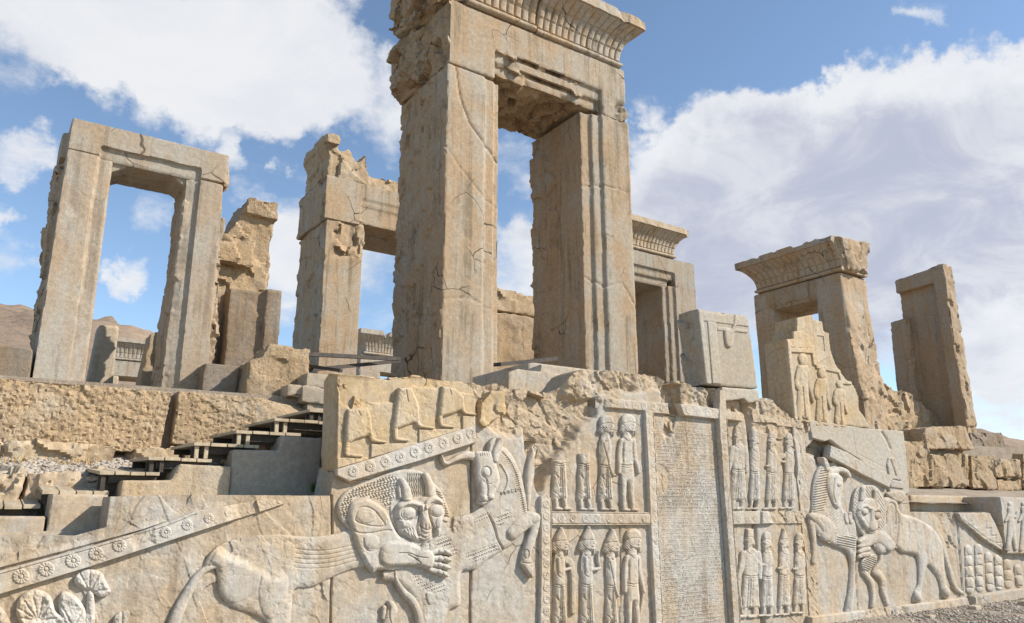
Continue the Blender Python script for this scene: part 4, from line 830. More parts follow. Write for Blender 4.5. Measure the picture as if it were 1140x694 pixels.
hb.poly(Zc([(318, 170), (380, 158), (440, 168), (475, 240), (500, 310), (512, 390), (490, 450), (468, 500), (462, 530), (410, 560), (368, 576), (345, 545), (352, 470), (332, 390), (320, 270)]), .05, 6, base=.06)
hb.stroke(Zc([(320, 195, 34), (265, 190, 32), (205, 205, 24), (150, 232, 18), (105, 252, 16), (80, 235, 13), (68, 195, 9)]), .045, base=.03)
hb.stroke(Zc([(468, 225, 26), (478, 160, 30), (505, 95, 26), (512, 68, 14)]), .04, base=.08); hb.stroke(Zc([(440, 150, 16), (450, 95, 18), (468, 65, 10)]), .03, base=.05)
(cx_, cy_), = Zc([(395, 320)]); hb.bump(cx_, cy_, 3.6, 4.4, .022); hb.groove([(cx_+5.2*math.cos(u), cy_+6.2*math.sin(u)) for u in np.linspace(0, 5.6, 9)], .5, .02, closed=True)
hb.groove(Zc([(370, 380), (400, 410), (450, 405), (480, 380)]), .4, .012); hb.groove(Zc([(395, 370), (410, 440), (405, 500)]), .8, .022); hb.groove(Zc([(350, 545), (390, 550), (440, 530)]), .5, .022)
(cx_, cy_), = Zc([(378, 520)]); hb.bump(cx_, cy_, 3.5, 3, .02); (cx_, cy_), = Zc([(435, 510)]); hb.bump(cx_, cy_, 4, 3, .02)
hb.pat(Zc([(330, 170), (420, 160), (430, 190), (340, 200)]), lambda px, py: .008*np.sin(px*2.5), 1)
for k in range(15):
    u = k/14; x, y = 470+(55*math.sin(u*2.6)), 255+210*u
    (cx_, cy_), = Zc([(x+25, y)]); hb.bump(cx_, cy_, 1.5, 1.5, .018); (cx_, cy_), = Zc([(x+48, y+2)]); hb.stroke([(cx_, cy_, 1.6), (cx_+.1, cy_+.1, 1.6)], .03, base=.055); 
emit(hb, 'head', bb, wear=.003)
lg = Rel(556, 482, 604, 660, .45)
lg.stroke(Zd([(610, 165, 52), (680, 95, 60), (745, 55, 56), (780, 48, 44)]), .06, base=.05); lg.stroke(Zd([(785, 55, 42), (778, 150, 36), (745, 245, 34), (722, 320, 34), (720, 385, 42)]), .05, base=.04)
lg.poly(Zd([(672, 388), (768, 390), (770, 450), (762, 512), (735, 490), (690, 430)]), .04, 3, base=.06, smooth=False); lg.groove(Zd([(672, 392), (768, 396)]), .5, .02); (cx_, cy_), = Zd([(712, 325)]); lg.groove([(cx_+2.6*math.cos(u), cy_+5*math.sin(u)) for u in np.linspace(0, 5.6, 8)], .5, .02, closed=True)
emit(lg, 'foreleg', bb)
lg = Rel(576, 484, 612, 600, .5); lg.stroke(Zc([(800, 150, 34), (775, 230, 36), (755, 330, 34), (742, 430, 26), (735, 600, 18)]), .045, base=.02); lg.rough([(590, 480), (612, 480), (612, 525), (600, 530)], .02, .08, 4, 4, .8, 4); emit(lg, 'raised_foreleg', bb, warm=.2)
lg = Rel(415, 628, 480, 800, .5)
lg.stroke(Zb([(470, 280, 12), (478, 350, 18), (530, 440, 26), (610, 520, 32), (650, 600, 32), (672, 700, 34), (680, 900, 36)]), .05, base=.02); emit(lg, 'tail', bb)
lg = Rel(415, 655, 450, 800, .5)
lg.stroke(Zb([(440, 540, 26), (455, 590, 40), (430, 650, 38), (410, 760, 40), (420, 900, 44)]), .05, base=.02); lg.stroke(Zb([(395, 570, 18), (385, 650, 16)]), .03); lg.groove(Zb([(430, 560), (425, 640), (440, 690)]), .5, .02); emit(lg, 'hind_leg', bb)

# ---- figures in robes
def figure(x, yt, yb, wd, face=1, hat='dome', robe='plain', arm='cross', head=True, H=.05, legs='feet', k=1., worn=0., seed=0, cuty=None, name='guard_relief'):
    """x: axis at the shoulders, yt/yb: crown and soles, wd: half width of the shoulders (photo pixels on the facade), k: horizontal squeeze"""
    h = yb-yt; r = Rel(x-wd*2.6, yt-4, x+wd*3.0, yb+3, .5 if k == 1 else .42); f = face; a = k
    def X(u): return x+u*wd*f
    hem = yb-.115*h; sh = yt+.235*h; hip = yt+.52*h
    if robe == 'coat':
        r.poly([(X(-.55), sh), (X(.1), sh-.02*h), (X(.62), sh+.01*h), (X(.86), yt+.36*h), (X(.82), hip), (X(.95), yt+.70*h), (X(.55), yt+.74*h), (X(.0), yt+.70*h), (X(-.75), yt+.74*h), (X(-.85), hip), (X(-.8), yt+.34*h)], H, 5*a)
        r.stroke([(X(-.45), yt+.66*h, wd*.42), (X(-.5), yb-.12*h, wd*.30), (X(-.5), yb-.03*h, wd*.24)], H*.8); r.stroke([(X(.42), yt+.66*h, wd*.42), (X(.62), yb-.14*h, wd*.30), (X(.72), yb-.03*h, wd*.24)], H*.8)
    else:
        r.poly([(X(-.6), sh), (X(.1), sh-.03*h), (X(.62), sh), (X(.84), yt+.34*h), (X(.78), hip), (X(.92), yt+.72*h), (X(1.02), hem), (X(.3), hem+.004*h), (X(-.6), hem+.003*h), (X(-1.0), hem), (X(-.92), yt+.72*h), (X(-.82), hip), (X(-.86), yt+.33*h)], H, 5.5*a)
        r.stroke([(X(-.55), hem-2, wd*.30), (X(-.5), yb-.035*h, wd*.25)], H*.7); r.stroke([(X(.55), hem-2, wd*.30), (X(.75), yb-.035*h, wd*.25)], H*.7)
    r.stroke([(X(-.55), yb-.022*h, wd*.24), (X(.2), yb-.015*h, wd*.17)], H*.7); r.stroke([(X(.65), yb-.022*h, wd*.24), (X(1.45), yb-.013*h, wd*.15)], H*.7)
    if head:
        hx, hy = X(.12), yt+(.135 if hat == 'point' else .118)*h; hr = .070*h
        r.poly([(hx-f*hr*.95*a, hy-hr*.3), (hx-f*hr*.3*a, hy-hr*1.2), (hx+f*hr*.55*a, hy-hr*1.1), (hx+f*hr*.95*a, hy-hr*.3), (hx+f*hr*1.18*a, hy+hr*.12), (hx+f*hr*.95*a, hy+hr*.5), (hx+f*hr*.9*a, hy+hr*1.35), (hx+f*hr*.2*a, hy+hr*1.2), (hx-f*hr*.85*a, hy+hr*.75)], H*1.05, 4*a, base=.02)
        r.stroke([(hx-f*hr*.6*a, hy+hr*.3, hr*.62*a), (hx-f*hr*.9*a, hy+hr*.75, hr*.42*a)], H*.8, base=.02)            # bun of hair
        r.stroke([(hx+f*hr*.6*a, hy+hr*.75, hr*.36*a), (hx+f*hr*.72*a, hy+hr*1.45, hr*.24*a)], H*.95, base=.02)           # beard
        r.stroke([(hx-f*.2*hr*a, hy+hr*.8, hr*.6*a), (hx-f*.1*hr*a, sh, hr*.7*a)], H*.7)
        if hat == 'point': r.poly([(hx-f*hr*1.0*a, hy+hr*.1), (hx-f*hr*.85*a, hy-hr*.7), (hx-f*.12*hr*a, yt-.018*h), (hx+f*.2*hr*a, yt-.016*h), (hx+f*hr*.75*a, hy-hr*.9), (hx+f*hr*.9*a, hy-hr*.2)], H*1.1, 4*a, base=.022, smooth=False)
        if hat == 'tall': r.poly([(hx-f*hr*.95*a, hy-hr*.2), (hx-f*hr*1.0*a, yt), (hx+f*hr*.85*a, yt-.004*h), (hx+f*hr*.9*a, hy-hr*.2)], H*1.05, 3*a, base=.02, smooth=False)
        if hat == 'dome': r.poly([(hx-f*hr*1.0*a, hy), (hx-f*hr*.95*a, yt+.03*h), (hx, yt), (hx+f*hr*.8*a, yt+.03*h), (hx+f*hr*.9*a, hy-hr*.2)], H*1.05, 4*a, base=.02)
        r.groove([(hx-f*hr*.9*a, hy-hr*.25), (hx, hy-hr*.42), (hx+f*hr*.9*a, hy-hr*.3)], .4, .012)
        r.groove([(hx+f*hr*.4*a, hy), (hx+f*hr*.8*a, hy)], .45, .012); r.groove([(hx+f*hr*.62*a, hy+hr*.58), (hx+f*hr*1.0*a, hy+hr*.5)], .4, .012)
        r.groove([(X(-.5), sh+.01*h), (X(.05), sh+.05*h), (X(.55), sh+.01*h)], .45, .012)
    sr = wd*.30
    if arm in ('cross', 'carry', 'hold', 'raise'):
        el = (X(-.15), yt+.40*h)
        hand = {'cross': (X(.75), yt+.45*h), 'carry': (X(1.25), yt+.375*h), 'hold': (X(1.5), yt+.38*h), 'raise': (X(1.35), yt+.33*h)}[arm]
        r.stroke([(X(-.35), sh+.045*h, sr), (X(-.3), yt+.33*h, sr*1.1), (el[0], el[1], sr*1.05)], H*.6, base=H*.75); r.stroke([(el[0], el[1], sr), (hand[0], hand[1], sr*.72)], H*.6, base=H*.75 if arm == 'cross' else H*.5); r.stroke([(hand[0], hand[1], sr*.8), (hand[0]+.22*wd*f, hand[1]-.004*h, sr*.7)], H*.6, base=H*.5)
        r.groove([(X(-.55), yt+.28*h), (X(-.5), yt+.42*h), (X(-.05), yt+.455*h)], .5, .015)
        if arm == 'carry': r.stroke([(X(1.05), yt+.30*h, wd*.5), (X(1.6), yt+.32*h, wd*.5), (X(1.9), yt+.45*h, wd*.38), (X(1.95), yt+.78*h, wd*.42)], H*.6, flat=.3)
        if arm == 'hold': r.stroke([(X(1.7), yt+.36*h, wd*.16), (X(1.55), yt+.28*h, wd*.22), (X(1.6), yt+.22*h, wd*.12)], H*.6)
        if arm == 'raise': r.stroke([(X(1.5), yt+.33*h, wd*.5), (X(1.55), yt+.29*h, wd*.4)], H*.7)
    if arm in ('down', 'stick'):
        r.stroke([(X(-.75), sh+.04*h, sr), (X(-.98), yt+.40*h, sr), (X(-1.05), yt+.60*h, sr*.75)], H*.55, base=.025); r.stroke([(X(.75), sh+.04*h, sr), (X(.98), yt+.42*h, sr), (X(1.5), yt+.60*h, sr*.72)], H*.55, base=.025)
        r.groove([(X(-.6), yt+.3*h), (X(-.62), yt+.5*h)], .45, .014); r.groove([(X(.6), yt+.3*h), (X(.66), yt+.5*h)], .45, .014)
        if arm == 'stick': r.stroke([(X(1.5), yt+.6*h, .8), (X(1.05), yt+.80*h, .7)], .02)
    if arm == 'lance': r.stroke([(X(-.8), sh+.04*h, sr), (X(-1.0), yt+.42*h, sr), (X(-1.0), yt+.55*h, sr*.7)], H*.55, base=.03); r.stroke([(X(.8), sh+.04*h, sr), (X(1.0), yt+.42*h, sr), (X(1.35), yt+.55*h, sr*.7)], H*.55, base=.03); r.stroke([(X(1.45), yt+.53*h, .9), (X(.95), yb-.06*h, .9)], .025)
    if arm == 'link': r.stroke([(X(-.45), sh+.03*h, sr), (X(-.2), yt+.4*h, sr*1.05), (X(.75), yt+.60*h, sr*.8), (X(1.15), yt+.63*h, sr*.6)], H*.6, base=H*.6); r.groove([(X(-.5), yt+.3*h), (X(.2), yt+.50*h), (X(.7), yt+.66*h)], .5, .016)
    r.groove([(X(-.8), hip), (X(.0), hip+.012*h), (X(.78), hip)], .55, .02); r.groove([(X(-.8), hip+.022*h), (X(.0), hip+.034*h), (X(.78), hip+.022*h)], .4, .012)
    if head and k == 1:
        hb_ = [(hx-f*hr*1.5*a, hy+hr*.05), (hx-f*hr*.1*a, hy+hr*.05), (hx-f*hr*.2*a, hy+hr*1.3), (hx-f*hr*1.5*a, hy+hr*1.3)]; r.pat(hb_, lambda px, py: .010*np.sin(px*2.3)*np.sin(py*2.3), .6)
        r.pat([(hx+f*hr*.2*a, hy+hr*.8), (hx+f*hr*1.05*a, hy+hr*.8), (hx+f*hr*1.0*a, hy+hr*1.8), (hx+f*hr*.3*a, hy+hr*1.8)], lambda px, py: .009*np.sin(px*2.6), .6)
        r.bump(hx+f*hr*.55*a, hy+hr*.05, 1.1, .8, .014); r.bump(hx+f*hr*.45*a, hy+hr*.42, 1.6, 1.4, .010)
    if robe == 'plain':
        r.groove([(X(.1), hip+.02*h), (X(.15), yt+.72*h), (X(.25), hem)], .6, .022); r.groove([(X(.32), hip+.02*h), (X(.42), yt+.72*h), (X(.55), hem)], .5, .016); r.groove([(X(-.12), hip+.02*h), (X(-.1), yt+.72*h), (X(-.05), hem)], .5, .014)
        for u in (.55, .7): r.groove([(X(-.6), hip+(hem-hip)*u*.5), (X(-.1), hip+(hem-hip)*(u+.05)), (X(.15), hip+(hem-hip)*(u+.18))], .5, .010)
        for u in (.3, .8): r.groove([(X(-.85), hip+(hem-hip)*u), (X(-.5), hip+(hem-hip)*(u+.06)), (X(-.15), hip+(hem-hip)*(u+.16))], .5, .010)
    if worn: r.h = r.h*(1-.25*worn)+worn*.018*fbm(np.stack([r.px.ravel()*.12, r.py.ravel()*.12, 0*r.px.ravel()+seed], 1), 1, 5, seed).reshape(r.h.shape)
    if cuty: r.rough([(x-3*wd, yt-8), (x+3*wd, yt-8), (x+3*wd, cuty-1), (x-3*wd, cuty+2)], .12, .05, 4, 1.5, .7, seed+4); r.sd = np.minimum(r.sd, r.py-cuty+1.5*np.sin(r.px*.9+seed))
    return emit(r, name, wear=.004)
L = 5.338; U_R = []
figure(605+92/L, 458, 568.5, 46/L, 1, robe='plain', arm='none', head=False, cuty=511, seed=1)
figure(605+238/L, 459, 569, 42/L, 1, robe='plain', arm='none', head=False, cuty=502, seed=2)
figure(605+364/L, 462, 569, 44/L, 1, 'dome', 'plain', 'link', seed=3)
figure(605+492/L, 461, 569.5, 46/L, 1, 'dome', 'coat', 'down', seed=4, worn=.3)
L = 6.085
figure(605+103/L, 589, 707, 46/L, 1, 'point', 'plain', 'carry', H=.055)
figure(605+288/L, 588, 707, 48/L, 1, 'point', 'plain', 'hold', H=.055)
figure(605+452/L, 591, 706, 42/L, 1, 'point', 'plain', 'link', H=.055)
figure(605+596/L, 588.5, 705, 50/L, 1, 'dome', 'coat', 'stick', H=.055)
figure(805+98/6.03, 473, 568, 52/6.03, -1, 'dome', 'plain', 'lance', k=.62, worn=.8, seed=11); figure(805+208/6.03, 478, 568, 36/6.03, -1, 'dome', 'plain', 'none', k=.62, worn=.6, seed=12)
figure(805+325/6.03, 480, 568, 40/6.03, -1, 'dome', 'plain', 'cross', k=.62, worn=.7, seed=13); figure(805+437/6.03, 482, 567.5, 40/6.03, -1, 'dome', 'plain', 'carry', k=.62, worn=.7, seed=14)
figure(805+172/5.83, 589, 688, 58/5.83, -1, 'tall', 'plain', 'lance', k=.62, worn=.6, seed=15); figure(805+282/5.83, 592, 687, 38/5.83, -1, 'dome', 'plain', 'hold', k=.62, worn=.7, seed=16)
figure(805+392/5.83, 590, 686, 40/5.83, -1, 'point', 'plain', 'cross', k=.62, worn=.7, seed=17); figure(805+492/5.83, 593, 684, 40/5.83, -1, 'dome', 'plain', 'cross', k=.62, worn=.7, seed=18)

# ---- LION AND BULL, right (seen obliquely, more worn)
Zk = tr(890, 500, 3.578)
bl = Rel(893, 505, 960, 690, .45)
bl.poly(Zk([(40, 255), (46, 150), (62, 90), (85, 58), (112, 72), (150, 80), (165, 230), (215, 290), (222, 380), (215, 480), (216, 560), (205, 640), (185, 655), (178, 640), (190, 560), (196, 470), (185, 415), (150, 395), (125, 385), (95, 365), (55, 330), (34, 285)]), .06, 5)
bl.pat(Zk([(42, 250), (50, 150), (75, 75), (108, 85), (98, 140), (100, 190), (85, 250)]), lambda px, py: .014*np.sin(py*2.3+px*.5), 1); bl.pat(Zk([(135, 345), (215, 345), (215, 405), (135, 380)]), lambda px, py: .014*np.sin(py*2.4-px*.5), 1)
bl.pat(Zk([(90, 240), (140, 245), (135, 370), (110, 370)]), lambda px, py: .010*np.sin((py+px)*1.8), 1)
bl.stroke(Zk([(38, 268, 14), (75, 285, 24), (105, 320, 28), (95, 350, 20)]), .05, base=.05); bl.stroke(Zk([(36, 275, 12), (48, 340, 11), (52, 400, 10), (50, 450, 11)]), .05, base=.02)
r2 = emit(bl, 'bull_relief')
h2 = Rel(908, 505, 946, 570, .4); h2.poly(Zk([(98, 105), (125, 95), (155, 112), (158, 150), (150, 200), (146, 232), (132, 238), (118, 222), (104, 190), (94, 150)]), .05, 4, base=.07); h2.stroke(Zk([(120, 95, 14), (150, 82, 11), (178, 92, 9), (188, 110, 6)]), .04, base=.05); h2.stroke(Zk([(98, 80, 10), (88, 50, 9), (80, 38, 5)]), .04, base=.07)
(cx_, cy_), = Zk([(138, 140)]); h2.bump(cx_, cy_, 2.5, 3, .02); h2.groove(Zk([(120, 120), (115, 170), (125, 215)]), .6, .02); emit(h2, 'head', r2)
ln = Rel(948, 535, 1072, 680, .45)
ln.poly(Zk([(290, 320), (318, 215), (345, 190), (380, 205), (400, 255), (455, 272), (520, 310), (556, 360), (570, 430), (578, 520), (592, 588), (565, 590), (548, 520), (512, 468), (498, 480), (480, 560), (484, 606), (446, 608), (452, 570), (468, 530), (460, 430), (400, 412), (372, 392), (345, 402), (320, 420), (300, 405), (285, 370)]), .06, 5)
ln.stroke(Zk([(556, 375, 8), (575, 420, 9), (592, 480, 9), (615, 550, 9), (640, 572, 8)]), .045); ln.bump(1011, 664, 3.5, 6, .05); ln.bump(1018, 664, 3, 6, .05); ln.bump(1050, 659, 4, 6, .05)
ln.groove(Zk([(335, 300), (340, 230), (358, 215), (372, 235), (372, 300)]), .6, .02); ln.groove(Zk([(375, 390), (385, 300), (380, 250)]), .6, .02); ln.groove(Zk([(420, 290), (425, 350), (415, 400)]), .8, .012); ln.groove(Zk([(520, 330), (510, 400), (520, 460)]), .8, .012)
ln.stroke(Zk([(350, 385, 22), (320, 355, 26), (285, 350, 28), (250, 372, 24)]), .05, base=.05)
for k in range(4): ln.stroke(Zk([(262, 358+k*20, 10), (240, 362+k*20, 10), (228, 368+k*20, 8)]), .04, base=.06)
r3 = emit(ln, 'lion_relief')
mn = Rel(940, 536, 986, 602, .4); MQ = Zk([(203, 228), (212, 172), (235, 148), (290, 148), (322, 190), (334, 262), (318, 325), (285, 350), (250, 350), (222, 312), (207, 268)])
mn.poly(MQ, .02, 2.5, base=.05); mn.pat(MQ, lambda px, py: .012*np.sin(px*2.2+py*.6)*np.sin(py*2.0), 1); emit(mn, 'mane', r3)
hd = Rel(942, 540, 980, 600, .38)
hd.poly(Zk([(214, 232), (226, 205), (245, 195), (285, 198), (302, 225), (308, 272), (300, 310), (285, 335), (262, 338), (245, 318), (225, 290), (212, 260)]), .06, 4, base=.07); hd.stroke(Zk([(236, 158, 9), (234, 200, 11)]), .05, base=.08); hd.stroke(Zk([(284, 166, 8), (284, 208, 9)]), .05, base=.08)
for x, y in ((240, 250), (290, 265)):
    (cx_, cy_), = Zk([(x, y)]); hd.bump(cx_, cy_, 3.4, 3.6, .03); hd.groove([(cx_+4.2*math.cos(u), cy_+4.6*math.sin(u)) for u in np.linspace(0, 5.6, 8)], .5, .022, closed=True)
hd.stroke(Zk([(267, 240, 9), (268, 280, 9), (270, 310, 16)]), .03, add=True); hd.stroke(Zk([(220, 240, 6), (240, 226, 7), (258, 238, 6)]), .02, add=True); hd.stroke(Zk([(276, 246, 5), (292, 240, 6), (305, 256, 5)]), .02, add=True); hd.stroke(Zk([(232, 285, 8), (240, 305, 8)]), .02, add=True); hd.stroke(Zk([(298, 290, 6), (295, 308, 6)]), .02, add=True); hd.groove(Zk([(255, 325), (272, 332), (288, 320)]), .5, .02); emit(hd, 'head', r3)
pw = Rel(935, 565, 952, 588, .4)
for k in range(2): pw.stroke(Zk([(172+k*18, 258, 8), (172+k*18, 275, 9), (176+k*16, 292, 8)]), .04, base=.05)
emit(pw, 'paw', r3)
mn = Rel(948, 600, 978, 640, .4); mn.poly(Zk([(238, 450), (258, 425), (290, 420), (296, 455), (270, 480), (245, 488)]), .03, 3, base=.05); mn.pat(Zk([(238, 450), (258, 425), (290, 420), (296, 455), (270, 480), (245, 488)]), lambda px, py: .012*np.sin((py-.4*px)*2.6), 1); emit(mn, 'beaded_collar', r2)
lg = Rel(950, 618, 998, 690, .45); lg.stroke(Zk([(250, 490, 10), (280, 530, 11), (288, 580, 9), (285, 625, 8)]), .045); lg.stroke(Zk([(300, 490, 16), (325, 520, 13), (330, 570, 10), (345, 615, 9)]), .045); lg.stroke(Zk([(320, 410, 6), (315, 450, 7), (295, 480, 7)]), .04); emit(lg, 'hind_leg', r2)

# ---- foot moulding, repair slab, slanting border and palms on the right
pl = Rel(890, 650, 1220, 712, .6); pl.poly([(897, 686), (940, 681), (980, 676.5), (1030, 670), (1072, 664.5), (1075, 676), (1030, 682), (980, 690), (940, 697), (897, 703)], .11, 1.5, smooth=False); pl.rough([(960, 672), (1000, 668), (1005, 700), (950, 705)], -.08, .06, 4, 5, .3, 4); emit(pl, 'plinth', mat=M_FACE)
pl = Rel(1068, 630, 1235, 690, .6); pl.poly([(1077, 663), (1120, 656), fz(22.4, .06), fz(22.4, -.25), (1120, 669), (1077, 676)], .16, 1.5, smooth=False); emit(pl, 'plinth', mat=M_FACE)
sl = Rel(880, 460, 1020, 560, .6); sl.poly([(899, 467.5), (930, 472), (960, 477), (1004, 480), (1008, 515), (1011, 549), (992, 556), (986, 541), (955, 512), (935, 500), (922, 490), (916, 492), (902, 488), (899, 474)], .035, 1, smooth=False)
sl.groove([(946, 475), (951, 505)], .5, .01); sl.groove([(953, 506), (985, 522)], .4, .008); sl.groove([(953, 520), (988, 525)], .3, .006); sl.groove([(980, 482), (985, 490), (989, 500)], 1.4, .03)
emit(sl, 'repair_slab', mat=M_REP, wear=.002)
band([(920, 496), (938, 503), (953, 512), (991, 531), (986, 544), (955, 529), (918, 509)], [(928, 507, 3.2), (938, 513, 3.2), (949, 518.5, 3.2)], .09)
cs = Rel(980, 505, 1010, 562, .45); cs.poly([(984, 517), (986, 510), (993, 509), (999, 528), (1003, 545), (988, 543)], .03, 1.5, base=.05, smooth=False); cs.groove([(988, 512), (994, 530)], .6, .02); cs.groove([(985, 533), (1001, 536)], .6, .03); cs.poly([(985, 549), (1000, 546), (1007, 553), (1000, 560), (990, 557)], .05, 3, base=.03); emit(cs, 'palm_relief', warm=.2)
tri = Rel(1058, 565, 1124, 622, .45); tri.poly([(1062, 571), (1098, 571), (1104, 582), (1113, 603), (1119, 618), (1090, 600), (1066, 579)], .08, 1, smooth=False)
for k in range(3): tri.groove([(1094+k*5.5, 580+k*8), (1094+k*5.5, 588+k*8), (1099.5+k*5.5, 588+k*8)], .5, .02)
for k in range(4): tri.bump(1075+k*7, 583+k*5.5, 3, 2.4, .012)
tri.groove([(1066, 577), (1090, 596), (1117, 613)], .4, .012); emit(tri, 'slanting_border')
for x, y0, y1 in ((1078, 606, 659), (1089, 605, 657), (1100.5, 614, 656), (1111, 617, 655), (1121, 622, 653), (1133, 628, 652), (1145, 632, 650), (1157, 634, 649)):
    tr_ = Rel(x-7, y0-3, x+7, y1+3, .42); tr_.stroke([(x-1, y0+4, 3.6), (x, (y0+y1)/2, 4.1), (x+1.2, y1-2, 4.1)], .03, base=.015)
    n = max(2, int((y1-y0)/12))
    for k in range(n): yy = y0+7+k*12; tr_.bump(x, yy, 3.6, 5.0, .020); tr_.groove([(x-5, yy+7), (x, yy+5), (x+5, yy+7)], .7, .018)
    emit(tr_, 'palm_relief')
# ---- lotus flowers, lower left
Zl = tr(0, 590, 5.7)
def plant(P, stems, rad_c, n, Hh=.042):
    A = np.array([p for q in P for p in q]); r = Rel(A[:, 0].min()-8, A[:, 1].min()-8, A[:, 0].max()+10, max(A[:, 1].max()+8, 790), .55)
    for q in P: r.poly(q, Hh, 6, base=.02)
    for s_ in stems: r.stroke(s_, Hh*.7)
    cx_, cy_ = rad_c
    for k in range(n):
        a = math.pi*(1.05+.9*k/(n-1)); r.groove([(cx_+3*math.cos(a), cy_+3*math.sin(a)), (cx_+26*math.cos(a), cy_+26*math.sin(a))], 1.3, .012)
    r.h += .03*fbm(np.stack([r.px.ravel()*.09, r.py.ravel()*.09, 0*r.px.ravel()+cx_], 1), 1, 5, 6, .6).reshape(r.h.shape)
    return emit(r, 'lotus_relief', warm=-.1)
plant([Zl([(468, 325), (490, 280), (560, 250), (640, 268), (675, 330), (700, 398), (640, 428), (590, 400), (540, 380), (495, 360)])], [Zl([(570, 390, 18), (575, 480, 26), (565, 600, 34), (560, 800, 34)])], Zl([(565, 395)])[0], 7)
plant([Zl([(385, 400), (440, 395), (500, 440), (545, 520), (555, 640), (520, 900), (430, 900), (400, 640), (370, 480)])], [], Zl([(460, 620)])[0], 4, .05)
plant([Zl([(100, 530), (120, 430), (170, 390), (240, 378), (320, 420), (355, 520), (420, 540), (500, 580), (480, 640), (330, 640), (160, 620)])], [Zl([(250, 600, 30), (250, 900, 34)])], Zl([(240, 575)])[0], 8)
plant([Zl([(720, 560), (760, 520), (820, 520), (800, 600), (760, 680), (720, 640)])], [Zl([(760, 620, 14), (740, 900, 18)])], Zl([(770, 640)])[0], 3, .03)
plant([Zl([(-160, 590), (-120, 500), (-40, 470), (20, 500), (60, 600), (-40, 660)])], [Zl([(-50, 620, 28), (-50, 900, 34)])], Zl([(-50, 620)])[0], 7)

# ================================================================ PARAPET BLOCKS STANDING ON THE FACADE
PB = D-.05
pb = thing('parapet_block', (4.0, D, 2.4), 'ochre parapet block with carved marching legs and a slanting rosette border, broken along its top', 'parapet block')
outl = [(376, 418), (400, 420), (432, 422), (460, 419), (490, 424), (516, 425), (527, 430), (528, 460), (528, 494), (460, 514), (389, 539), (373, 523), (374, 470)]
P = [tuple(float(v) for v in at_y(x, y, D)) for x, y in outl]
stone('core', [('xz', P[::-1], D+.0, D+.42)], M_OCHRE, pb, .022, .006, .006, .002, .02, lambda V, N: .6*sstep(N[:, 2], .2, .7), .1, 4)
r = Rel(368, 410, 534, 545, .5); r.poly([(x, y) for x, y in outl], .03, 1.2, base=.02, smooth=False)
Zf = tr(350, 405, 5.14)
r.rough(Zf([(110, 40), (300, 180), (310, 235), (225, 262), (130, 258)]), .0, .09, 4, 3, 1, 3); r.rough(Zf([(120, 30), (470, 30), (480, 120), (450, 205), (320, 195), (280, 150)]), .04, .05, 3.5, 3, .8, 5); r.rough(Zf([(430, 30), (900, 60), (920, 180), (840, 170), (720, 140), (560, 130), (480, 140)]), .02, .05, 4, 3, .8, 7)
front = emit(r, 'front_face', pb, M_OCHRE, warm=-.1)
def legs(P, H=.04):
    A = np.array(Zf(P)); r = Rel(A[:, 0].min()-8, A[:, 1].min()-4, A[:, 0].max()+22, A[:, 1].max()+30, .45, D-.04); r.poly(Zf(P), H, 4, base=.02, smooth=False); return r
def leg_fig(P, back, front_):
    r = legs(P)
    for q in (back, front_): r.stroke(Zf(q), .03, base=.02)
    r.groove(Zf([(P[0][0]*.5+P[1][0]*.5, P[0][1]+10), (P[0][0]*.45+P[1][0]*.55+8, P[2][1]-10)]), .5, .012)
    return emit(r, 'marching_legs', pb, M_OCHRE, warm=-.15)
leg_fig([(185, 262), (300, 250), (322, 310), (330, 408), (250, 430), (168, 468), (172, 350)], [(185, 462, 16), (182, 505, 15), (190, 522, 12), (265, 530, 9)], [(318, 405, 14), (325, 432, 15), (350, 443, 10), (400, 450, 7)])
leg_fig([(478, 140), (550, 138), (590, 230), (598, 328), (530, 352), (440, 385), (458, 260)], [(460, 380, 14), (460, 420, 13), (470, 433, 11), (530, 440, 8)], [(585, 325, 13), (592, 350, 14), (620, 362, 10), (675, 370, 7)])
leg_fig([(725, 130), (800, 140), (850, 190), (855, 260), (780, 290), (705, 310), (712, 210)], [(715, 308, 13), (718, 345, 12), (730, 355, 10), (790, 364, 7)], [(840, 255, 12), (850, 275, 13), (870, 285, 9), (912, 292, 7)])
band(Zf([(122, 605), (320, 545), (590, 455), (915, 352), (918, 452), (590, 560), (400, 615), (195, 677), (122, 640)]), [(x, y, 6.6) for x, y in Zf([(215, 618), (312, 588), (398, 562), (483, 535), (565, 507), (648, 482), (730, 455), (810, 428), (885, 398)])], .035, None, plane=D-.045, parent=pb)
r = Rel(370, 440, 534, 530, .5, D-.045)
for q in ([(128, 540), (300, 535), (305, 550), (128, 600)], [(322, 462), (585, 452), (590, 462), (320, 540)], [(595, 378), (830, 372), (835, 380), (595, 452)], [(845, 300), (915, 298), (915, 355), (845, 378)]): r.poly(Zf(q), .012, 1, base=.01, smooth=False)
emit(r, 'carved_steps', pb, M_OCHRE, warm=-.2)
# fragment beside it
fr_ = thing('parapet_fragment', (5.3, D, 2.9), 'small broken parapet fragment with one carved foot, right of the ochre marching-legs block', 'parapet block')
P = [tuple(float(v) for v in at_y(x, y, D-.03)) for x, y in [(546, 436), (560, 436), (562, 462), (548, 470), (540, 478), (533, 470), (535, 450)]]
stone('core', [('xz', P[::-1], D-.06, D+.3)], M_OCHRE, fr_, .02, .02, .015, .004, .04, lambda V, N: .5*np.ones(len(V)), .06, 6)
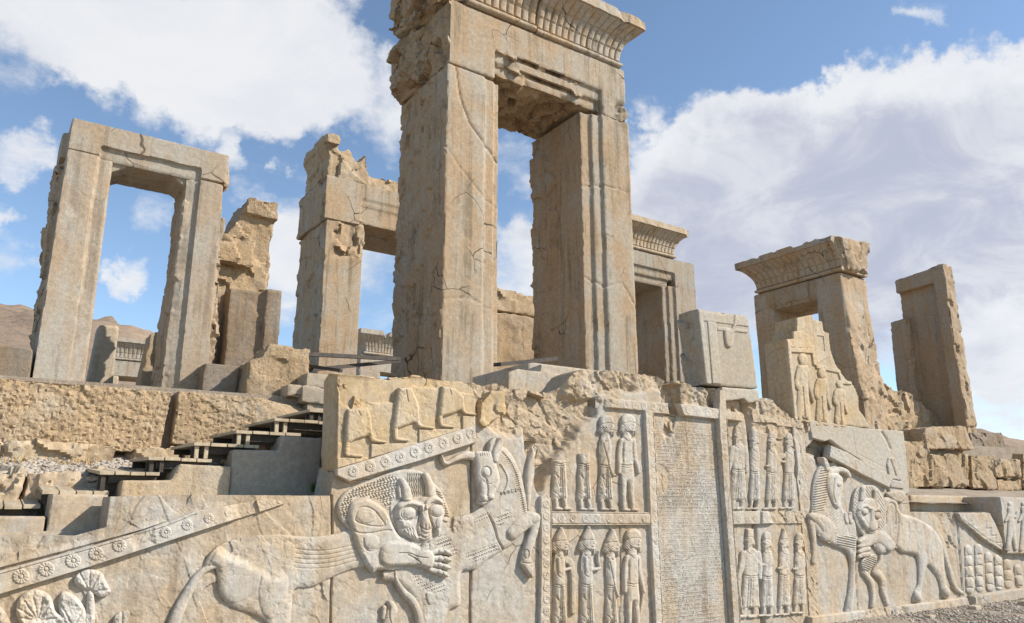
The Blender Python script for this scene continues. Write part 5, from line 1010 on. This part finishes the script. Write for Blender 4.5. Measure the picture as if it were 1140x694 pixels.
# ---- block with a carved corner, in the middle of the top edge
mb = thing('parapet_block', (9.6, D, 3.4), 'pale square parapet block with a carved frame corner, just right of the inscription', 'parapet block')
P = [tuple(float(v) for v in at_y(x, y, D)) for x, y in [(776, 344), (800, 348), (832, 352), (838, 395), (843, 433), (800, 430), (785, 428), (780, 385)]]
stone('core', [('xz', P[::-1], D-.02, D+.42)], M_REP, mb, .022, .008, .006, .002, .03, lambda V, N: .8*sstep(-N[:, 0], .4, .8)*sstep(V[:, 1], 8.1, 8.2), .1, 4, warm=.2)
r = Rel(772, 340, 846, 436, .5, D-.02)
for q in ([(777, 346), (832, 353.5), (833, 364), (778, 357)], [(777, 346), (782, 347), (791, 428), (786, 427)], [(787, 358), (797, 359.5), (803, 428), (793, 427)], [(798, 364), (831, 367), (832, 371), (798, 368)]): r.poly(q, .012, 1.2, base=.006, smooth=False)
r.poly([(806, 367), (815, 368), (816, 380), (813, 387), (808, 386), (806, 378)], .035, 3, base=.01); r.stroke([(818, 352, 1.6), (817, 362, 1.5), (814, 368, 1.4)], .02)
emit(r, 'carved_frame', mb, M_REP, wear=.002, warm=.15)
P = [tuple(float(v) for v in at_y(x, y, D-.06)) for x, y in [(804, 431), (845, 434), (846, 447), (834, 449), (829, 444), (805, 447)]]
o = stone('repair_slab', [('xz', P[::-1], D-.06, D+.35)], M_REP, None, .02, sharp=45); tag(o, 'thin grey repair slab under the pale square parapet block', 'slab')
# ---- stepped parapet block on the right, with three figures
sb = thing('parapet_block', (12, D, 3.0), 'stepped parapet block carved with three walking figures, in front of the right-hand doorway', 'parapet block')
Zm = tr(840, 370, 3.853)
SP = Zm([(133, 30), (166, 28), (166, -3), (180, -6), (180, -61), (245, -75), (252, -54), (288, -46), (295, -3), (317, 4), (322, 69), (345, 140), (386, 200), (418, 222), (440, 275), (444, 330), (470, 362), (496, 412), (330, 400), (165, 378)])
P = [tuple(float(v) for v in at_y(x, y, D)) for x, y in SP]
stone('core', [('xz', P[::-1], D-.02, D+.46)], M_OCHRE, sb, .025, .006, .005, .002, .02, lambda V, N: .35*sstep(N[:, 0], .3, .7), .1, 4, warm=-.25)
r = Rel(872, 330, 972, 482, .5, D-.02)
r.poly(Zm([(134, 31), (166, 29), (166, -2), (181, -5), (181, -60), (244, -73), (251, -52), (287, -45), (294, -2), (316, 5), (321, 69), (330, 100), (262, 136), (255, 70), (140, 62)]), .008, .7, base=.006, smooth=False); r.pat(Zm([(266, 14), (294, 18), (300, 84), (272, 78)]), lambda px, py: -.05+0*px, .6)
for q in ([(140, 66), (242, 72), (246, 92), (146, 86)], [(240, 70), (254, 72), (262, 146), (248, 140)], [(258, 138), (358, 160), (366, 178), (262, 156)], [(352, 160), (364, 162), (376, 214), (364, 208)], [(368, 204), (412, 212), (416, 226), (370, 222)], [(134, 32), (150, 40), (182, 378), (168, 376)]): r.poly(Zm(q), .02, .7, base=.012, smooth=False)
emit(r, 'carved_frame', sb, M_OCHRE, warm=-.35)
for (x, yt, yb, wd, sd_) in ((205, 92, 385, 30, 31), (285, 158, 398, 26, 32), (362, 208, 404, 22, 33)):
    pf = Rel(840+(x-70)/3.853, 370+(yt-10)/3.853, 840+(x+70)/3.853, 370+(yb+10)/3.853, .42, D-.02)
    h = yb-yt
    pf.poly(Zm([(x-.8*wd, yt+.2*h), (x, yt+.17*h), (x+.8*wd, yt+.2*h), (x+.75*wd, yt+.5*h), (x+wd, yt+.92*h), (x-.2*wd, yt+.93*h), (x-.9*wd, yt+.9*h), (x-.7*wd, yt+.5*h)]), .03, 4); pf.stroke(Zm([(x, yt+.06*h, .07*h), (x+.1*wd, yt+.12*h, .06*h)]), .03); pf.stroke(Zm([(x-.6*wd, yt+.25*h, 10), (x-.9*wd, yt+.45*h, 9), (x-.2*wd, yt+.55*h, 7)]), .02, base=.02); pf.stroke(Zm([(x+.6*wd, yt+.25*h, 10), (x+1.0*wd, yt+.5*h, 8), (x+1.45*wd, yt+.7*h, 6)]), .02, base=.02)
    pf.groove(Zm([(x-.1*wd, yt+.5*h), (x+.2*wd, yt+.92*h)]), .5, .02); pf.stroke(Zm([(x-.5*wd, yt+.9*h, 8), (x-.4*wd, yt+.985*h, 7), (x-.9*wd, yt+.99*h, 5)]), .02); pf.stroke(Zm([(x+.6*wd, yt+.9*h, 8), (x+.9*wd, yt+.985*h, 7), (x+.4*wd, yt+.99*h, 5)]), .02)
    emit(pf, 'walking_figure', sb, M_OCHRE, warm=-.35)
# ---- parapet block at the lower right
rb = thing('parapet_block', (18.5, D, 1.3), 'low parapet block with two carved striding figures, at the right edge above the carved palms', 'parapet block')
P = [tuple(float(v) for v in at_y(x, y, D-.1)) for x, y in [(1112, 553), (1190, 556), (1190, 618), (1119, 617)]]
stone('core', [('xz', P[::-1], D-.12, D+.95)], M_FACE, rb, .035, sharp=45)
for x in (1125, 1140, 1156):
    pf = Rel(x-10, 552, x+12, 620, .45, D-.12); pf.stroke([(x-1, 566, 3), (x, 580, 3.4), (x-2, 600, 2.6), (x-4, 612, 2)], .035); pf.stroke([(x, 580, 3.2), (x+3, 598, 2.4), (x+5, 611, 2)], .035); pf.stroke([(x-1, 561, 2.6), (x, 564, 2.4)], .03); pf.stroke([(x, 570, 1.8), (x+5, 576, 1.5), (x+7, 570, 1.3)], .03); pf.stroke([(x-1, 570, 1.8), (x-6, 580, 1.4)], .03); emit(pf, 'striding_figure', rb)
P = [tuple(float(v) for v in at_y(x, y, 8.65)) for x, y in [(1014, 551), (1078, 552), (1078, 572), (1014, 570)]]
o = stone('ledge_slab', [('xz', P[::-1], 8.65, 9.3)], M_WARM, None, .03, sharp=45, warm=-.25); tag(o, 'long smooth ledge slab behind the lower right stair wall, below the rough right wall', 'slab')

# ================================================================ STONE STEPS, WOODEN TREADS
for (pts, y0, y1, mat, lab) in [
  ([(-.6, 1.2), (.6, 1.2), (.6, 1.545), (-.6, 1.545)], 8.62, 9.3, M_FACE, 'low pale step stone at the left edge in front of the lowest wooden tread'),
  ([(.62, 1.3), (1.1, 1.3), (1.1, 1.745), (.62, 1.745)], 8.6, 9.3, M_FACE, 'taller pale step stone in front of the second wooden tread'),
  ([(1.22, 1.5), (2.3, 1.5), (2.3, 2.06), (1.77, 2.07), (1.70, 1.90), (1.24, 1.89)], 8.82, 9.25, M_WARM, 'sunlit tan step stone cut like a low stair, below the middle wooden treads'),
  ([(2.32, 1.5), (3.34, 1.5), (3.34, 2.42), (2.85, 2.43), (2.83, 2.26), (2.32, 2.25)], 8.9, 9.25, M_CONC, 'grey step stone with a raised right end in the shade of the marching-legs block')]:
    o = stone('step_stone', [('xz', pts, y0, y1)], mat, None, .016, .006, .005, .002, .02); tag(o, lab, 'stone block')
weeds = []
TR = [(-.35, .575, 1.645, 'lowest wooden tread, cut by the left edge'), (.56, 1.16, 1.785, 'second wooden tread from the bottom, half in shadow'), (1.04, 1.62, 1.985, 'third wooden tread from the bottom, above the step stone cut like a low stair'), (1.48, 2.14, 2.145, 'fourth wooden tread from the bottom, in front of the gap between the huge blocks'), (1.92, 2.64, 2.315, 'fifth wooden tread from the bottom, with open posts at its left end'), (2.36, 3.12, 2.475, 'sixth wooden tread from the bottom, above the shaded grey step stone'), (2.78, 3.5, 2.635, 'seventh wooden tread from the bottom, running behind the marching-legs block'), (3.19, 3.95, 2.77, 'topmost wooden tread, mostly hidden by the marching-legs block')]
for i, (x0, x1, z, lab) in enumerate(TR):
    t = thing('wooden_tread', (x0, 9.0, z), lab, 'stair tread', 'wooden treads laid over the old stairs')
    n = 4 if i else 6; w = (x1-x0)/n; ya, yb_ = 9.0, 10.25; tl = (.12, .12, .08, .04, .03, .03, .03, .03)[i]; zp = TR[i-1][2]+.004 if i else z-.3
    for k in range(n):
        a, c = x0+k*w+.006, x0+(k+1)*w-.006; dy = random.uniform(-.012, .012); dz = random.uniform(-.004, .004)
        plainbox('plank', [('loft', [(a, ya+dy, z-.035+dz), (c, ya+dy, z-.035+dz), (c, ya+dy, z+dz), (a, ya+dy, z+dz)], [(a, yb_, z-.035+tl), (c, yb_, z-.035+tl), (c, yb_, z+tl), (a, yb_, z+tl)])], M_WOOD, t, .004)
    plainbox('bearer', [('box', x0+.10, x1-.02, ya+.07, ya+.12, z-.115, z-.037)], M_WDARK, t); plainbox('bearer', [('box', x0+.02, x1-.02, yb_-.2, yb_-.15, z-.07, z-.0)], M_WDARK, t)
    for xx in (x0+.03, x0+.13, x0+.22)[: (1 if i < 3 else 2)]: plainbox('post', [('box', xx, xx+.04, ya+.03, ya+.068, zp, z-.037)], M_WOOD if i in (4, 5, 6) else M_WDARK, t)
    plainbox('shade_board', [('box', x0+.012, x1-.052, ya+.135, ya+.155, zp+.004, z-.04)], M_WDARK, t)  # dark board added in place of the shade between the open posts
    plainbox('side_board', [('box', x1-.05, x1-.012, ya+.13, yb_-.05, z-.16, z-.04)], M_WDARK, t)

for k, (X, Y, r_, lab) in enumerate([(15.2, 7.55, .10, 'flat stone chip lying on the gravel by the plinth under the right lion'), (16.6, 7.3, .13, 'largest loose stone lying on the gravel at the lower right'), (17.6, 7.7, .08, 'small stone against the plinth below the carved palms'), (13.4, 7.4, .07, 'small tan stone on the gravel left of the flat chip')]):
    o = stone('fallen_chip', [('box', X-r_, X+r_, Y-r_*.7, Y+r_*.7, GZ-.03, GZ+r_*.7)], M_FACE, None, .02, .03, .02, .004, .06); tag(o, lab, 'stone')
# ---- weeds
def tuft(name, X, Y, Z, n, hgt, spread, mat, seed):
    rng = np.random.default_rng(seed); V = []; Fq = []
    for k in range(n):
        a = rng.uniform(0, 6.28); r0 = spread*rng.random()**.6; bx, by = X+r0*math.cos(a), Y+r0*math.sin(a)*.5; h = hgt*rng.uniform(.4, 1.1); l = rng.uniform(-.5, .5, 2)*h; wv = .006; b_ = rng.uniform(0, 3.14); dx, dy = wv*math.cos(b_), wv*math.sin(b_); i = len(V)
        V += [(bx-dx, by-dy, Z), (bx+dx, by+dy, Z), (bx+l[0]*.5+dx*.7, by+l[1]*.5+dy*.7, Z+h*.6), (bx+l[0]*.5-dx*.7, by+l[1]*.5-dy*.7, Z+h*.6), (bx+l[0]+.001, by+l[1], Z+h), (bx+l[0], by+l[1], Z+h)]
        Fq += [(i, i+1, i+2, i+3), (i+3, i+2, i+4, i+5)]
    me = bpy.data.meshes.new(name); me.from_pydata(V, [], Fq); return link(name, me, mat)
for k, (X, n, s, lab) in enumerate([(.25, 160, .3, 'dry orange grass under the left part of the huge left block'), (.95, 120, .25, 'dry orange grass between the footing stones of the huge left block'), (1.75, 140, .22, 'dry brown grass in the gap between the two huge blocks'), (-.5, 120, .35, 'dry orange grass at the left edge below the huge left block')]):
    tag(tuft('dry_grass', X, 10.42, 2.11, n//2, .10, s, M_GRASS, k), lab, 'grass', kind='stuff')
X, Z = at_y(352, 546, 8.7); tag(tuft('weed', float(X), 8.72, float(Z)-.02, 60, .14, .06, M_GREEN, 9), 'small green weed in the corner below the marching-legs block', 'weed')
